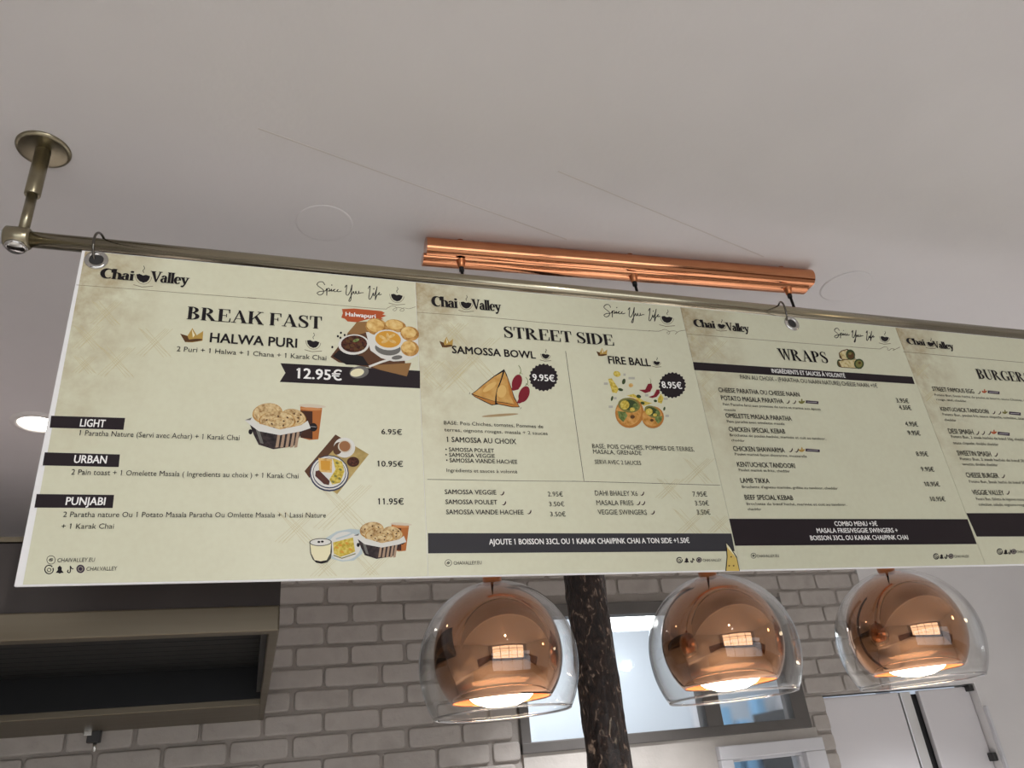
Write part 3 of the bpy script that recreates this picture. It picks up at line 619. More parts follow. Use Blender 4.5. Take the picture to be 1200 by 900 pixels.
PRINT_0 = [
('T','logo','Chai',35.6,56.8,54.7,21.3,'l','ink'),
('P','logo',[(92.6,42.2),(98.0,40.4),(104.1,43.4),(108.4,41.4),(115.5,43.7),(114.5,50.8),(111.3,56.6),(105.9,58.9),(99.2,56.0),(94.6,49.9)],'ink',2),
('L','logo',[(89.8,41.9),(93.3,52.1),(99.2,59.6),(106.2,61.9),(112.7,59.4),(117.5,51.1),(117.9,45.0)],0.92,'taupe',1),
('L','logo',[(90.8,64.7),(104.7,68.1),(122.4,64.5)],1.27,'taupe',1),
('L','logo',[(104.5,37.3),(102.4,32.9),(104.6,28.1),(102.3,22.2)],1.02,'ink',1),
('T','logo','Valley',116.2,55.7,63.4,23.0,'l','ink'),
('L','cross_hatching',[(14.3,200.4),(44.5,154.4)],0.62,'hatch',0.3),
('L','cross_hatching',[(10.3,156.3),(48.3,201.5)],0.64,'hatch',0.3),
('L','cross_hatching',[(19.1,201.4),(47.2,154.9)],0.62,'hatch',0.3),
('L','cross_hatching',[(13.1,157.5),(52.9,199.8)],0.64,'hatch',0.3),
('L','cross_hatching',[(23.9,202.5),(49.9,155.4)],0.62,'hatch',0.3),
('L','cross_hatching',[(15.8,158.7),(57.4,198.1)],0.64,'hatch',0.3),
('L','cross_hatching',[(25.3,200.0),(55.3,153.7)],0.62,'hatch',0.3),
('L','cross_hatching',[(21.0,155.8),(59.4,200.4)],0.64,'hatch',0.3),
('L','cross_hatching#1',[(59.1,248.9),(98.7,192.2)],0.61,'hatch',0.3),
('L','cross_hatching#1',[(55.0,194.1),(102.5,250.8)],0.63,'hatch',0.3),
('L','cross_hatching#1',[(64.3,250.3),(101.1,192.9)],0.61,'hatch',0.3),
('L','cross_hatching#1',[(57.5,195.7),(107.3,248.8)],0.63,'hatch',0.3),
('L','cross_hatching#1',[(69.5,251.8),(103.5,193.6)],0.61,'hatch',0.3),
('L','cross_hatching#1',[(60.0,197.4),(112.1,246.7)],0.63,'hatch',0.3),
('L','cross_hatching#1',[(70.2,248.7),(109.5,191.6)],0.61,'hatch',0.3),
('L','cross_hatching#1',[(65.6,193.8),(113.7,249.7)],0.63,'hatch',0.3),
('L','cross_hatching#2',[(112.2,206.6),(152.2,150.2)],0.63,'hatch',0.3),
('L','cross_hatching#2',[(109.2,152.5),(154.9,208.0)],0.65,'hatch',0.3),
('L','cross_hatching#2',[(117.5,207.9),(154.8,150.9)],0.63,'hatch',0.3),
('L','cross_hatching#2',[(111.8,154.1),(159.8,206.0)],0.65,'hatch',0.3),
('L','cross_hatching#2',[(122.7,209.3),(157.4,151.6)],0.63,'hatch',0.3),
('L','cross_hatching#2',[(114.4,155.6),(164.8,203.9)],0.65,'hatch',0.3),
('L','cross_hatching#2',[(123.8,206.2),(163.5,149.5)],0.63,'hatch',0.3),
('L','cross_hatching#2',[(120.2,152.1),(166.5,206.8)],0.66,'hatch',0.3),
('L','cross_hatching#3',[(34.4,151.3),(65.8,103.1)],0.65,'hatch',0.3),
('L','cross_hatching#3',[(30.7,105.5),(69.4,152.1)],0.67,'hatch',0.3),
('L','cross_hatching#3',[(39.3,152.3),(68.5,103.6)],0.65,'hatch',0.3),
('L','cross_hatching#3',[(33.5,106.7),(74.0,150.3)],0.67,'hatch',0.3),
('L','cross_hatching#3',[(44.3,153.4),(71.3,104.1)],0.65,'hatch',0.3),
('L','cross_hatching#3',[(36.3,107.9),(78.7,148.4)],0.67,'hatch',0.3),
('L','cross_hatching#3',[(45.7,150.7),(76.9,102.3)],0.65,'hatch',0.3),
('L','cross_hatching#3',[(41.6,104.8),(80.8,150.8)],0.67,'hatch',0.3),
('L','cross_hatching#4',[(21.6,246.3),(43.4,214.1)],0.6,'hatch',0.3),
('L','cross_hatching#4',[(18.8,215.0),(46.2,247.4)],0.62,'hatch',0.3),
('L','cross_hatching#4',[(26.0,247.0),(46.3,214.4)],0.61,'hatch',0.3),
('L','cross_hatching#4',[(21.7,215.9),(50.4,246.1)],0.62,'hatch',0.3),
('L','cross_hatching#4',[(30.4,247.8),(49.1,214.7)],0.61,'hatch',0.3),
('L','cross_hatching#4',[(24.6,216.7),(54.6,244.9)],0.62,'hatch',0.3),
('L','cross_hatching#4',[(32.3,245.9),(54.0,213.5)],0.61,'hatch',0.3),
('L','cross_hatching#4',[(29.3,214.6),(57.0,246.5)],0.62,'hatch',0.3),
('L','header_line',[(2.6,75.1),(98.6,74.1),(173.0,73.6),(297.3,72.5)],0.89,'taupe',1),
('L','header_line',[(282.4,71.8),(418.0,72.5),(526.2,72.7),(537.9,69.9),(546.8,64.1),(554.2,64.9),(557.0,69.9),(552.5,74.8),(549.6,71.6),(558.6,66.2),(567.4,67.2),(571.8,70.3),(567.2,74.2),(562.8,72.2),(570.4,66.2),(580.8,67.0),(593.8,61.2)],0.94,'taupe',1),
('L','slogan',[(419.8,28.8),(416.0,22.2),(408.8,23.0),(405.3,29.7),(411.5,35.6),(417.6,41.2),(416.5,48.8),(410.6,52.8),(405.8,48.9),(411.6,44.2),(421.2,42.1),(423.5,36.1),(423.8,52.7),(424.2,39.4),(427.1,35.4),(429.6,39.4),(426.0,42.1),(430.8,41.0),(432.6,36.0),(432.7,42.0),(435.6,39.3),(439.2,35.9),(436.3,40.9),(440.5,41.9),(444.1,37.5),(445.3,35.8),(442.9,39.2),(445.4,41.5),(451.4,39.1)],1.58,'ink',1),
('L','slogan',[(457.5,30.6),(461.1,23.8),(460.0,39.0),(460.0,45.7),(463.7,47.3),(468.5,35.5),(471.0,22.0),(469.8,42.2),(468.6,58.9),(465.0,60.6),(469.8,47.2),(474.1,37.1),(474.7,42.8),(477.2,42.1),(478.4,36.0),(479.6,42.1),(483.3,41.4),(483.9,35.3),(484.6,41.3),(488.3,39.3),(493.2,38.5)],1.59,'ink',1),
('L','slogan',[(502.0,28.3),(505.8,20.7),(504.4,38.4),(503.1,50.2),(505.5,52.5),(509.3,45.1),(511.9,36.6),(512.5,43.4),(514.3,41.6),(518.2,28.0),(519.6,21.2),(516.9,38.2),(515.5,53.4),(518.1,43.3),(521.9,38.2),(524.4,34.1),(522.5,40.9),(528.2,38.1)],1.61,'ink',1),
('E','slogan',[432.8,27.3,1.3,-0.1,0.0,1.3],'ink',1),
('E','slogan',[513.0,27.4,1.4,-0.1,-0.0,1.4],'ink',1),
('P','slogan',[(546.2,36.5),(552.0,34.8),(557.8,37.6),(562.4,35.8),(569.4,37.9),(567.3,44.5),(563.3,49.9),(557.4,52.1),(551.0,49.4),(547.2,43.7)],'ink',2),
('L','slogan',[(543.4,36.2),(545.6,45.8),(550.5,52.8),(557.4,54.9),(564.3,52.6),(570.4,44.8),(571.7,39.1)],1.01,'taupe',1),
('L','slogan',[(541.2,57.5),(554.9,60.6),(573.5,57.3)],1.39,'taupe',1),
('L','slogan',[(559.1,31.9),(557.5,27.8),(560.4,23.3),(558.9,17.8)],1.11,'ink',1),
('P','item_cup',[(390.2,155.1),(395.7,153.6),(401.3,156.4),(405.7,154.7),(412.4,156.9),(410.7,163.1),(407.1,168.1),(401.6,170.1),(395.4,167.4),(391.5,161.9)],'ink',2),
('L','item_cup',[(387.6,154.8),(390.0,163.8),(395.1,170.6),(401.7,172.7),(408.3,170.7),(413.6,163.5),(414.6,158.1)],0.91,'taupe',1),
('L','item_cup',[(386.4,174.8),(399.6,178.1),(417.2,175.3)],1.25,'taupe',1),
('L','item_cup',[(402.2,151.0),(400.6,147.1),(403.2,142.9),(401.5,137.7)],1.0,'ink',1),
('T','heading','BREAK FAST',183.7,128.6,232.8,26.8,'s','ink'),
('T','dish_name','HALWA PURI',225.1,172.3,148.2,19.1,'b','ink'),
('T','description','2 Puri + 1 Halwa + 1 Chana + 1 Karak Chai',173.8,194.7,251.6,9.7,'n','ink'),
('P','crown_picture',[(176.2,158.9),(188.3,162.4),(194.7,145.6),(203.1,159.8),(213.0,150.1),(213.5,170.2),(197.4,174.9),(185.6,175.2)],'gold',2),
('P','crown_picture',[(176.2,158.9),(188.3,162.4),(192.4,172.3),(185.6,175.2)],'brown',3),
('E','crown_picture',[199.3,170.6,13.9,-2.9,0.5,2.9],'brown',3),
('P','crown_picture',[(194.1,148.0),(200.0,160.0),(197.3,165.5)],'cream',3),
('P','price_banner',[(345.7,205.9),(597.2,204.4),(595.8,241.7),(346.1,243.8),(355.0,225.0)],'tag',1),
('T','price_banner','12.95€',374.1,234.6,79.1,20.4,'b','white'),
('P','platter_picture',[(432.4,186.7),(480.1,106.6),(500.0,104.2),(563.2,116.1),(571.9,216.5),(491.2,202.1),(447.4,196.9)],'woodd',2),
('P','platter_picture',[(462.0,134.2),(480.7,106.5),(502.8,104.7),(499.9,127.9),(480.1,136.1)],'wood',3),
('P','platter_picture',[(502.2,199.8),(581.4,188.4),(571.9,218.1),(524.4,208.1)],'wood',3),
('P','platter_picture',[(436.4,184.9),(447.1,171.3),(491.2,181.2),(502.2,199.8),(461.0,200.8)],'black',3),
('P','platter_picture',[(497.0,128.1),(596.1,113.5),(594.9,171.0),(575.8,183.8),(547.2,187.9),(524.7,182.2),(505.2,167.2)],'plate',4),
('E','platter_picture',[517.0,114.0,20.3,2.6,-3.0,18.8],'crust',5),
('E','platter_picture',[514.8,111.5,16.3,2.1,-2.2,14.2],'bread',6),
('E','platter_picture',[553.2,109.0,20.6,2.6,-2.4,14.3],'crust',5),
('E','platter_picture',[550.9,106.5,16.5,2.1,-1.8,10.7],'bread',6),
('E','platter_picture',[580.5,124.3,17.8,2.3,-2.9,16.2],'crust',5),
('E','platter_picture',[578.2,121.7,14.3,1.8,-2.2,12.2],'bread',6),
('E','platter_picture',[579.5,157.1,17.1,2.3,-3.1,17.2],'crust',5),
('E','platter_picture',[577.2,154.6,13.7,1.8,-2.3,12.9],'bread',6),
('E','platter_picture',[537.8,160.0,24.2,0.8,-1.5,15.8],'greyd',6),
('E','platter_picture',[538.7,141.7,28.7,0.8,-2.1,22.7],'plate',7),
('E','platter_picture',[538.7,140.3,24.3,0.7,-1.7,18.7],'mango',8),
('E','platter_picture',[528.2,137.4,6.4,3.9,-1.5,3.0],'bread',9),
('E','platter_picture',[545.5,132.8,6.6,-4.9,1.4,2.8],'bread',9),
('E','platter_picture',[532.3,145.5,7.0,-3.5,0.9,3.1],'bread',9),
('E','platter_picture',[546.7,144.4,7.0,2.5,-1.0,3.2],'bread',9),
('E','platter_picture',[538.2,135.0,1.1,8.5,-2.8,0.8],'bread',9),
('E','platter_picture',[474.6,157.0,28.5,-3.8,1.0,22.0],'plate',7),
('E','platter_picture',[475.1,155.6,24.0,-3.2,0.8,18.2],'curry',8),
('E','platter_picture',[463.5,150.6,4.2,1.5,-1.0,3.5],'brown',9),
('E','platter_picture',[471.8,159.8,4.2,1.5,-1.0,3.4],'brown',9),
('E','platter_picture',[485.7,155.5,4.2,1.5,-1.1,3.5],'brown',9),
('E','platter_picture',[478.8,167.5,4.2,1.5,-1.0,3.4],'brown',9),
('E','platter_picture',[463.5,163.6,4.2,1.5,-1.0,3.4],'brown',9),
('E','platter_picture',[489.9,163.4,4.2,1.5,-1.1,3.5],'brown',9),
('E','platter_picture',[469.0,145.2,4.2,1.5,-1.0,3.5],'brown',9),
('E','platter_picture',[478.7,147.8,5.8,-2.9,1.0,3.0],'leaf',9),
('L','platter_picture',[(502.2,202.4),(524.6,191.0),(547.3,181.4)],4.32,'plate',9),
('E','platter_picture',[554.5,179.0,10.2,-2.3,0.4,4.5],'greyd',9),
('E','platter_picture',[484.3,215.2,17.3,-4.6,1.9,12.3],'greyd',9),
('E','platter_picture',[480.7,216.4,12.3,-3.8,1.5,7.9],'cream',10),
('E','platter_picture',[445.4,141.4,1.9,-0.1,0.0,2.6],'ink',3),
('E','platter_picture',[457.8,137.8,1.9,-0.1,0.0,2.6],'ink',3),
('E','platter_picture',[450.9,133.4,1.9,-0.2,0.0,2.6],'ink',3),
('E','platter_picture',[435.6,165.6,1.9,-0.1,0.0,2.6],'ink',3),
('E','platter_picture',[450.1,144.3,1.9,-0.1,0.0,2.6],'ink',3),
('P','dish_label',[(452.3,80.4),(474.4,77.0),(503.0,77.2),(527.6,77.8),(533.4,81.4),(528.9,85.3),(536.2,87.4),(525.9,93.5),(531.7,96.4),(502.9,97.8),(480.1,107.6),(463.2,107.3),(457.6,101.7),(451.4,99.9),(454.1,89.4)],'rust',2),
('T','dish_label','Halwapuri',458.9,95.8,56.9,9.2,'b','white'),
('P','option_tag',[(4.1,325.4),(109.8,324.5),(109.9,345.5),(5.4,346.0)],'tag',1),
('T','option_tag','LIGHT',46.7,342.5,36.0,12.9,'b','white'),
('P','option_tag#1',[(5.4,387.8),(110.3,388.3),(111.3,409.7),(5.9,409.4)],'tag',1),
('T','option_tag#1','URBAN',47.3,404.4,45.9,12.8,'b','white'),
('P','option_tag#2',[(5.7,455.5),(110.7,455.7),(111.4,476.8),(6.3,476.8)],'tag',1),
('T','option_tag#2','PUNJABI',46.6,472.5,53.7,12.2,'b','white'),
('T','description#1','1 Paratha Nature (Servi avec Achar) + 1 Karak Chai',48.0,358.0,238.7,9.2,'n','ink'),
('T','description#2','+ 1 Karak Chai',46.7,509.6,70.4,8.0,'n','ink'),
('L','social_icon',[(46.3,556.1),(46.2,558.8),(45.1,560.9),(43.1,562.0),(40.7,562.0),(38.3,560.8),(36.5,558.6),(35.5,555.9),(35.6,553.2),(36.7,551.1),(38.7,549.9),(41.1,550.0),(43.5,551.2),(45.4,553.4),(46.3,556.1)],0.77,'ink',1),
('L','social_icon',[(42.4,556.6),(42.0,557.7),(40.7,558.1),(39.3,557.7),(38.6,556.6),(38.9,555.5),(40.2,555.0),(41.6,555.5),(42.4,556.6)],0.77,'ink',1),
('L','social_icon',[(43.2,555.4),(42.9,556.5),(41.6,556.9),(40.2,556.4),(39.4,555.3),(39.8,554.3),(41.1,553.8),(42.5,554.3),(43.2,555.4)],0.77,'ink',1),
('T','social_icon','CHAIVALLEY.EU',49.4,559.7,48.9,5.9,'n','ink'),
('L','social_icon#1',[(45.2,567.8),(46.1,570.6),(45.8,573.3),(44.4,575.3),(42.3,576.2),(39.8,575.8),(37.5,574.3),(35.8,571.8),(35.2,569.0),(35.7,566.5),(37.2,564.6),(39.5,563.9),(42.0,564.5),(44.2,566.3)],1.46,'ink',1),
('L','social_icon#1',[(38.5,569.4),(39.7,568.3),(41.5,568.6),(42.9,570.0),(43.1,571.8),(42.0,573.0),(40.1,572.9),(38.7,571.6),(38.3,569.8)],1.01,'ink',1),
('P','social_icon#1',[(49.9,574.9),(52.0,571.0),(51.1,567.3),(53.4,564.5),(56.6,567.4),(56.9,571.1),(60.2,575.1),(56.7,575.4),(55.3,576.5),(53.5,575.3)],'ink',1),
('L','social_icon#1',[(67.2,565.1),(68.4,573.2),(67.1,575.3),(64.7,573.4),(65.7,571.0)],1.47,'ink',1),
('L','social_icon#1',[(67.3,565.8),(69.4,568.9),(72.0,569.9)],1.47,'ink',1),
('E','social_icon#1',[81.2,569.9,5.5,0.1,0.9,6.2],'plum',1),
('L','social_icon#1',[(84.2,570.0),(83.9,572.0),(82.6,573.2),(80.7,573.1),(79.0,571.9),(78.2,569.9),(78.4,567.9),(79.8,566.7),(81.7,566.7),(83.4,568.0),(84.2,570.0)],0.45,'parch',2),
('T','social_icon#1','CHAI.VALLEY',89.1,573.1,40.6,5.9,'n','ink'),
('T','description#3','2 Pain toast + 1 Omelette Masala ( Ingredients au choix ) + 1 Karak Chai',46.9,423.8,337.1,8.8,'n','ink'),
('T','description#4','2 Paratha nature Ou 1 Potato Masala Paratha Ou Omlette Masala + 1 Lassi Nature',46.2,491.5,383.4,8.4,'n','ink'),
('T','price','6.95€',522.7,337.9,36.8,10.2,'m','ink'),
('T','price#1','10.95€',515.1,399.2,44.5,10.4,'m','ink'),
('T','price#2','11.95€',515.1,468.2,43.8,10.8,'m','ink'),
('P','bread_basket_picture',[(382.6,290.1),(420.0,290.0),(414.5,351.4),(399.5,353.4),(384.5,349.2)],'tea',4),
('P','bread_basket_picture',[(382.8,298.0),(403.5,298.7),(404.9,351.7),(384.5,349.2)],'teadark',5),
('E','bread_basket_picture',[403.3,288.2,22.9,0.4,-0.1,3.8],'glassrim',5),
('E','bread_basket_picture',[401.2,294.0,18.4,0.3,-0.1,2.9],'teatop',6),
('E','bread_basket_picture',[405.7,329.1,6.6,-0.2,0.2,8.1],'ink',6),
('L','bread_basket_picture',[(401.0,328.0),(410.3,328.3)],0.81,'greyw',7),
('P','bread_basket_picture',[(298.8,321.5),(310.3,328.7),(350.6,339.6),(393.3,327.4),(381.9,350.8),(374.3,365.6),(341.5,372.4),(317.5,364.7),(308.7,346.9)],'basketd',5),
('P','bread_basket_picture',[(347.8,338.1),(352.1,337.4),(349.5,368.3),(344.5,369.3)],'basketl',6),
('P','bread_basket_picture',[(355.8,337.9),(360.1,337.1),(357.4,368.1),(352.4,369.1)],'basketl',6),
('P','bread_basket_picture',[(363.9,337.6),(368.2,336.9),(365.4,367.9),(360.4,368.9)],'basketl',6),
('P','bread_basket_picture',[(371.9,337.3),(376.2,336.6),(373.3,367.7),(368.3,368.7)],'basketl',6),
('P','bread_basket_picture',[(378.7,337.1),(383.0,336.4),(380.0,367.5),(375.0,368.6)],'basketl',6),
('P','bread_basket_picture',[(310.6,334.8),(317.3,337.6),(325.3,363.0),(320.0,361.6)],'greyd',6),
('E','bread_basket_picture',[328.9,305.8,24.3,-5.0,3.3,18.9],'crust',5.2),
('E','bread_basket_picture',[328.9,304.9,22.6,-4.6,3.0,17.4],'paratha',6.15),
('L','bread_basket_picture',[(339.2,294.2),(348.1,307.2),(337.6,318.9),(320.5,317.1),(315.1,304.9)],0.74,'crust',6.2),
('L','bread_basket_picture',[(318.7,305.5),(327.0,298.5),(338.2,301.0),(340.1,309.6),(331.6,314.7)],0.73,'crust',6.2),
('L','bread_basket_picture',[(329.5,311.8),(324.7,308.6),(326.2,304.0),(331.9,302.9),(335.4,306.3)],0.73,'crust',6.2),
('E','bread_basket_picture',[337.5,305.5,1.9,-0.1,0.1,1.6],'brown',6.300000000000001),
('E','bread_basket_picture',[321.8,311.4,1.5,1.3,-0.8,1.2],'brown',6.300000000000001),
('E','bread_basket_picture',[329.5,296.7,0.4,2.1,-1.3,0.3],'brown',6.300000000000001),
('E','bread_basket_picture',[337.2,313.6,-0.8,1.9,-1.2,-0.7],'brown',6.300000000000001),
('E','bread_basket_picture',[314.6,304.4,-1.7,0.8,-0.5,-1.4],'brown',6.300000000000001),
('E','bread_basket_picture',[342.1,298.5,-1.8,-0.7,0.4,-1.5],'brown',6.300000000000001),
('E','bread_basket_picture',[325.1,319.1,-1.0,-1.8,1.1,-0.8],'brown',6.300000000000001),
('E','bread_basket_picture',[372.4,312.5,20.8,5.5,-3.2,16.3],'crust',7.4),
('E','bread_basket_picture',[372.4,311.6,19.3,5.1,-2.9,15.0],'paratha',8.35),
('L','bread_basket_picture',[(381.6,302.5),(389.1,314.0),(379.9,324.2),(365.2,322.6),(360.7,311.9)],0.74,'crust',8.4),
('L','bread_basket_picture',[(363.8,312.4),(371.1,306.3),(380.7,308.5),(382.2,316.0),(374.8,320.5)],0.73,'crust',8.4),
('L','bread_basket_picture',[(373.0,317.9),(369.0,315.1),(370.3,311.1),(375.2,310.2),(378.2,313.1)],0.73,'crust',8.4),
('E','bread_basket_picture',[379.8,312.3,1.9,-0.1,0.1,1.6],'brown',8.5),
('E','bread_basket_picture',[366.2,317.4,1.5,1.3,-0.8,1.2],'brown',8.5),
('E','bread_basket_picture',[373.0,304.6,0.4,2.1,-1.3,0.3],'brown',8.5),
('E','bread_basket_picture',[379.5,319.4,-0.9,1.9,-1.2,-0.7],'brown',8.5),
('E','bread_basket_picture',[360.0,311.3,-1.7,0.8,-0.5,-1.4],'brown',8.5),
('E','bread_basket_picture',[383.8,306.2,-1.8,-0.7,0.4,-1.5],'brown',8.5),
('E','bread_basket_picture',[368.9,324.2,-1.0,-1.8,1.1,-0.8],'brown',8.5),
('E','bread_basket_picture',[345.7,320.1,30.2,-1.1,0.9,19.0],'crust',9.600000000000001),
('E','bread_basket_picture',[345.6,319.1,28.1,-1.0,0.8,17.5],'paratha',10.55),
('L','bread_basket_picture',[(358.1,308.4),(368.8,321.4),(355.7,333.1),(334.9,331.3),(328.6,319.2)],0.73,'crust',10.600000000000001),
('L','bread_basket_picture',[(333.0,319.8),(343.2,312.8),(356.8,315.3),(359.0,323.8),(348.6,328.9)],0.72,'crust',10.600000000000001),
('L','bread_basket_picture',[(346.0,326.0),(340.3,322.8),(342.2,318.2),(349.1,317.2),(353.3,320.5)],0.72,'crust',10.600000000000001),
('E','bread_basket_picture',[356.2,319.7,1.9,-0.1,0.1,1.5],'brown',10.700000000000001),
('E','bread_basket_picture',[336.9,325.7,1.5,1.3,-0.8,1.2],'brown',10.700000000000001),
('E','bread_basket_picture',[346.5,311.0,0.4,2.1,-1.3,0.3],'brown',10.700000000000001),
('E','bread_basket_picture',[355.7,327.8,-0.9,1.9,-1.2,-0.7],'brown',10.700000000000001),
('E','bread_basket_picture',[328.2,318.7,-1.7,0.8,-0.5,-1.4],'brown',10.700000000000001),
('E','bread_basket_picture',[361.9,312.7,-1.8,-0.7,0.4,-1.5],'brown',10.700000000000001),
('E','bread_basket_picture',[340.8,333.3,-1.0,-1.8,1.1,-0.8],'brown',10.700000000000001),
('P','bread_basket_picture',[(292.7,320.8),(304.2,315.1),(314.0,325.5),(350.4,335.9),(385.1,326.1),(395.8,317.0),(401.1,331.1),(385.5,337.8),(350.9,346.3),(316.2,340.1),(301.9,329.0)],'plate',12),
('P','bread_basket_picture',[(292.7,320.8),(303.7,315.2),(301.9,320.4)],'greyd',13),
('E','bread_basket_picture',[303.2,341.7,3.1,-0.1,0.3,4.8],'ink',6),
('P','breakfast_tray_picture',[(443.2,341.3),(500.6,376.8),(447.3,450.5),(393.2,410.4)],'board',2),
('P','breakfast_tray_picture',[(443.2,341.3),(457.2,350.2),(422.1,392.1),(401.5,422.5),(393.2,410.4)],'woodd',3),
('E','breakfast_tray_picture',[458.7,365.5,18.4,-0.5,0.1,18.9],'plate',4),
('E','breakfast_tray_picture',[447.7,367.4,7.3,2.7,-3.6,11.5],'woodd',5),
('E','breakfast_tray_picture',[459.3,363.4,11.7,-0.3,0.1,11.6],'glassrim',6),
('E','breakfast_tray_picture',[459.3,363.1,9.5,-0.2,0.1,9.8],'coffee',7),
('E','breakfast_tray_picture',[473.6,391.7,10.5,-0.2,0.0,9.3],'teadark',4),
('E','breakfast_tray_picture',[473.6,391.4,7.5,-0.1,0.0,6.3],'curry',5),
('E','breakfast_tray_picture',[434.1,413.3,32.3,-0.5,0.5,32.7],'navy',5),
('E','breakfast_tray_picture',[434.1,412.7,30.4,-0.4,0.5,30.4],'plate',6),
('E','breakfast_tray_picture',[434.1,413.0,27.7,-0.4,0.5,27.8],'navy',7),
('E','breakfast_tray_picture',[434.1,412.4,26.6,-0.4,0.4,26.3],'plate',8),
('P','breakfast_tray_picture',[(415.3,386.3),(438.4,387.3),(438.2,412.6),(417.2,411.5)],'bread',9),
('P','breakfast_tray_picture',[(418.9,390.7),(435.1,391.3),(434.9,408.3),(420.3,407.6)],'mango',10),
('P','breakfast_tray_picture',[(438.9,385.8),(454.8,391.5),(459.1,409.4),(452.5,430.1),(439.0,433.8),(434.1,424.5),(444.1,406.6)],'omelette',9),
('E','breakfast_tray_picture',[446.6,394.6,2.4,1.5,-0.9,1.8],'olive',10),
('E','breakfast_tray_picture',[452.2,406.5,2.4,1.5,-0.9,1.8],'olive',10),
('E','breakfast_tray_picture',[444.2,418.5,2.4,1.4,-0.9,1.8],'olive',10),
('E','breakfast_tray_picture',[451.0,422.8,2.4,1.4,-0.9,1.8],'olive',10),
('E','breakfast_tray_picture',[440.3,428.8,2.4,1.4,-0.9,1.8],'olive',10),
('P','breakfast_tray_picture',[(411.3,410.1),(417.1,408.5),(434.9,427.4),(433.7,434.7),(425.7,433.3),(410.7,418.9)],'sausage',9),
('L','breakfast_tray_picture',[(413.2,414.5),(432.3,431.8)],1.22,'brown',10),
('L','cross_hatching#5',[(410.5,508.5),(487.5,432.7)],0.54,'hatch',0.3),
('L','cross_hatching#5',[(414.3,431.9),(481.6,515.0)],0.57,'hatch',0.3),
('L','cross_hatching#5',[(417.6,510.9),(490.3,434.0)],0.54,'hatch',0.3),
('L','cross_hatching#5',[(417.0,434.4),(488.9,512.7)],0.57,'hatch',0.3),
('L','cross_hatching#5',[(424.8,513.3),(493.1,435.3)],0.54,'hatch',0.3),
('L','cross_hatching#5',[(419.7,436.9),(496.3,510.3)],0.57,'hatch',0.3),
('L','cross_hatching#5',[(425.6,509.2),(502.4,432.9)],0.55,'hatch',0.3),
('L','cross_hatching#5',[(428.7,432.4),(497.2,514.5)],0.58,'hatch',0.3),
('L','cross_hatching#5',[(432.8,511.6),(505.2,434.2)],0.55,'hatch',0.3),
('L','cross_hatching#5',[(431.5,434.9),(504.6,512.2)],0.58,'hatch',0.3),
('L','cross_hatching#6',[(351.4,531.3),(401.0,481.5)],0.53,'hatch',0.3),
('L','cross_hatching#6',[(352.8,480.4),(398.7,536.0)],0.55,'hatch',0.3),
('L','cross_hatching#6',[(356.6,533.0),(403.2,482.3)],0.53,'hatch',0.3),
('L','cross_hatching#6',[(355.0,482.1),(403.9,534.4)],0.55,'hatch',0.3),
('L','cross_hatching#6',[(361.8,534.7),(405.5,483.2)],0.53,'hatch',0.3),
('L','cross_hatching#6',[(357.3,483.7),(409.2,532.9)],0.55,'hatch',0.3),
('L','cross_hatching#6',[(362.7,531.9),(412.0,481.7)],0.53,'hatch',0.3),
('L','cross_hatching#6',[(363.6,480.8),(410.3,535.7)],0.55,'hatch',0.3),
('L','cross_hatching#6',[(367.9,533.5),(414.3,482.6)],0.53,'hatch',0.3),
('L','cross_hatching#6',[(365.8,482.5),(415.5,534.2)],0.55,'hatch',0.3),
('L','cross_hatching#7',[(406.8,587.7),(443.4,553.4)],0.51,'hatch',0.3),
('L','cross_hatching#7',[(406.0,552.0),(435.7,587.8)],0.53,'hatch',0.3),
('L','cross_hatching#7',[(413.2,587.8),(446.5,554.1)],0.51,'hatch',0.3),
('L','cross_hatching#7',[(409.1,553.3),(441.4,587.7)],0.53,'hatch',0.3),
('L','cross_hatching#7',[(419.5,587.8),(449.6,554.8)],0.51,'hatch',0.3),
('L','cross_hatching#7',[(412.2,554.6),(447.1,587.6)],0.53,'hatch',0.3),
('L','cross_hatching#7',[(420.2,587.7),(456.0,553.8)],0.51,'hatch',0.3),
('L','cross_hatching#7',[(418.5,552.5),(448.6,587.9)],0.53,'hatch',0.3),
('L','cross_hatching#8',[(486.7,587.3),(523.2,554.6)],0.52,'hatch',0.3),
('L','cross_hatching#8',[(473.6,552.7),(501.8,587.3)],0.53,'hatch',0.3),
('L','cross_hatching#8',[(492.4,587.9),(526.0,555.4)],0.52,'hatch',0.3),
('L','cross_hatching#8',[(476.4,554.4),(507.4,587.9)],0.53,'hatch',0.3),
('L','cross_hatching#8',[(498.9,587.7),(528.9,556.3)],0.52,'hatch',0.3),
('L','cross_hatching#8',[(479.2,556.0),(512.2,587.5)],0.53,'hatch',0.3),
('L','cross_hatching#8',[(499.9,587.9),(536.2,555.0)],0.52,'hatch',0.3),
('L','cross_hatching#8',[(486.3,553.3),(515.0,587.5)],0.54,'hatch',0.3),
('P','drinks_and_omelette_picture',[(429.8,525.9),(447.3,514.6),(469.2,510.4),(485.9,512.0),(488.6,552.2),(474.9,563.2),(456.0,564.7),(439.8,559.7)],'iceblue',2),
('E','drinks_and_omelette_picture',[460.6,539.0,25.6,-4.4,4.1,23.3],'plate',3),
('P','drinks_and_omelette_picture',[(441.6,533.1),(473.4,524.9),(475.4,537.8),(477.0,548.6),(466.7,553.2),(453.2,557.2),(442.9,551.4)],'omelette',4),
('E','drinks_and_omelette_picture',[453.0,537.5,3.1,1.2,-0.6,1.9],'mango',5),
('E','drinks_and_omelette_picture',[463.9,534.8,3.1,1.2,-0.6,1.9],'mango',5),
('E','drinks_and_omelette_picture',[469.4,544.8,3.1,1.2,-0.6,1.8],'mango',5),
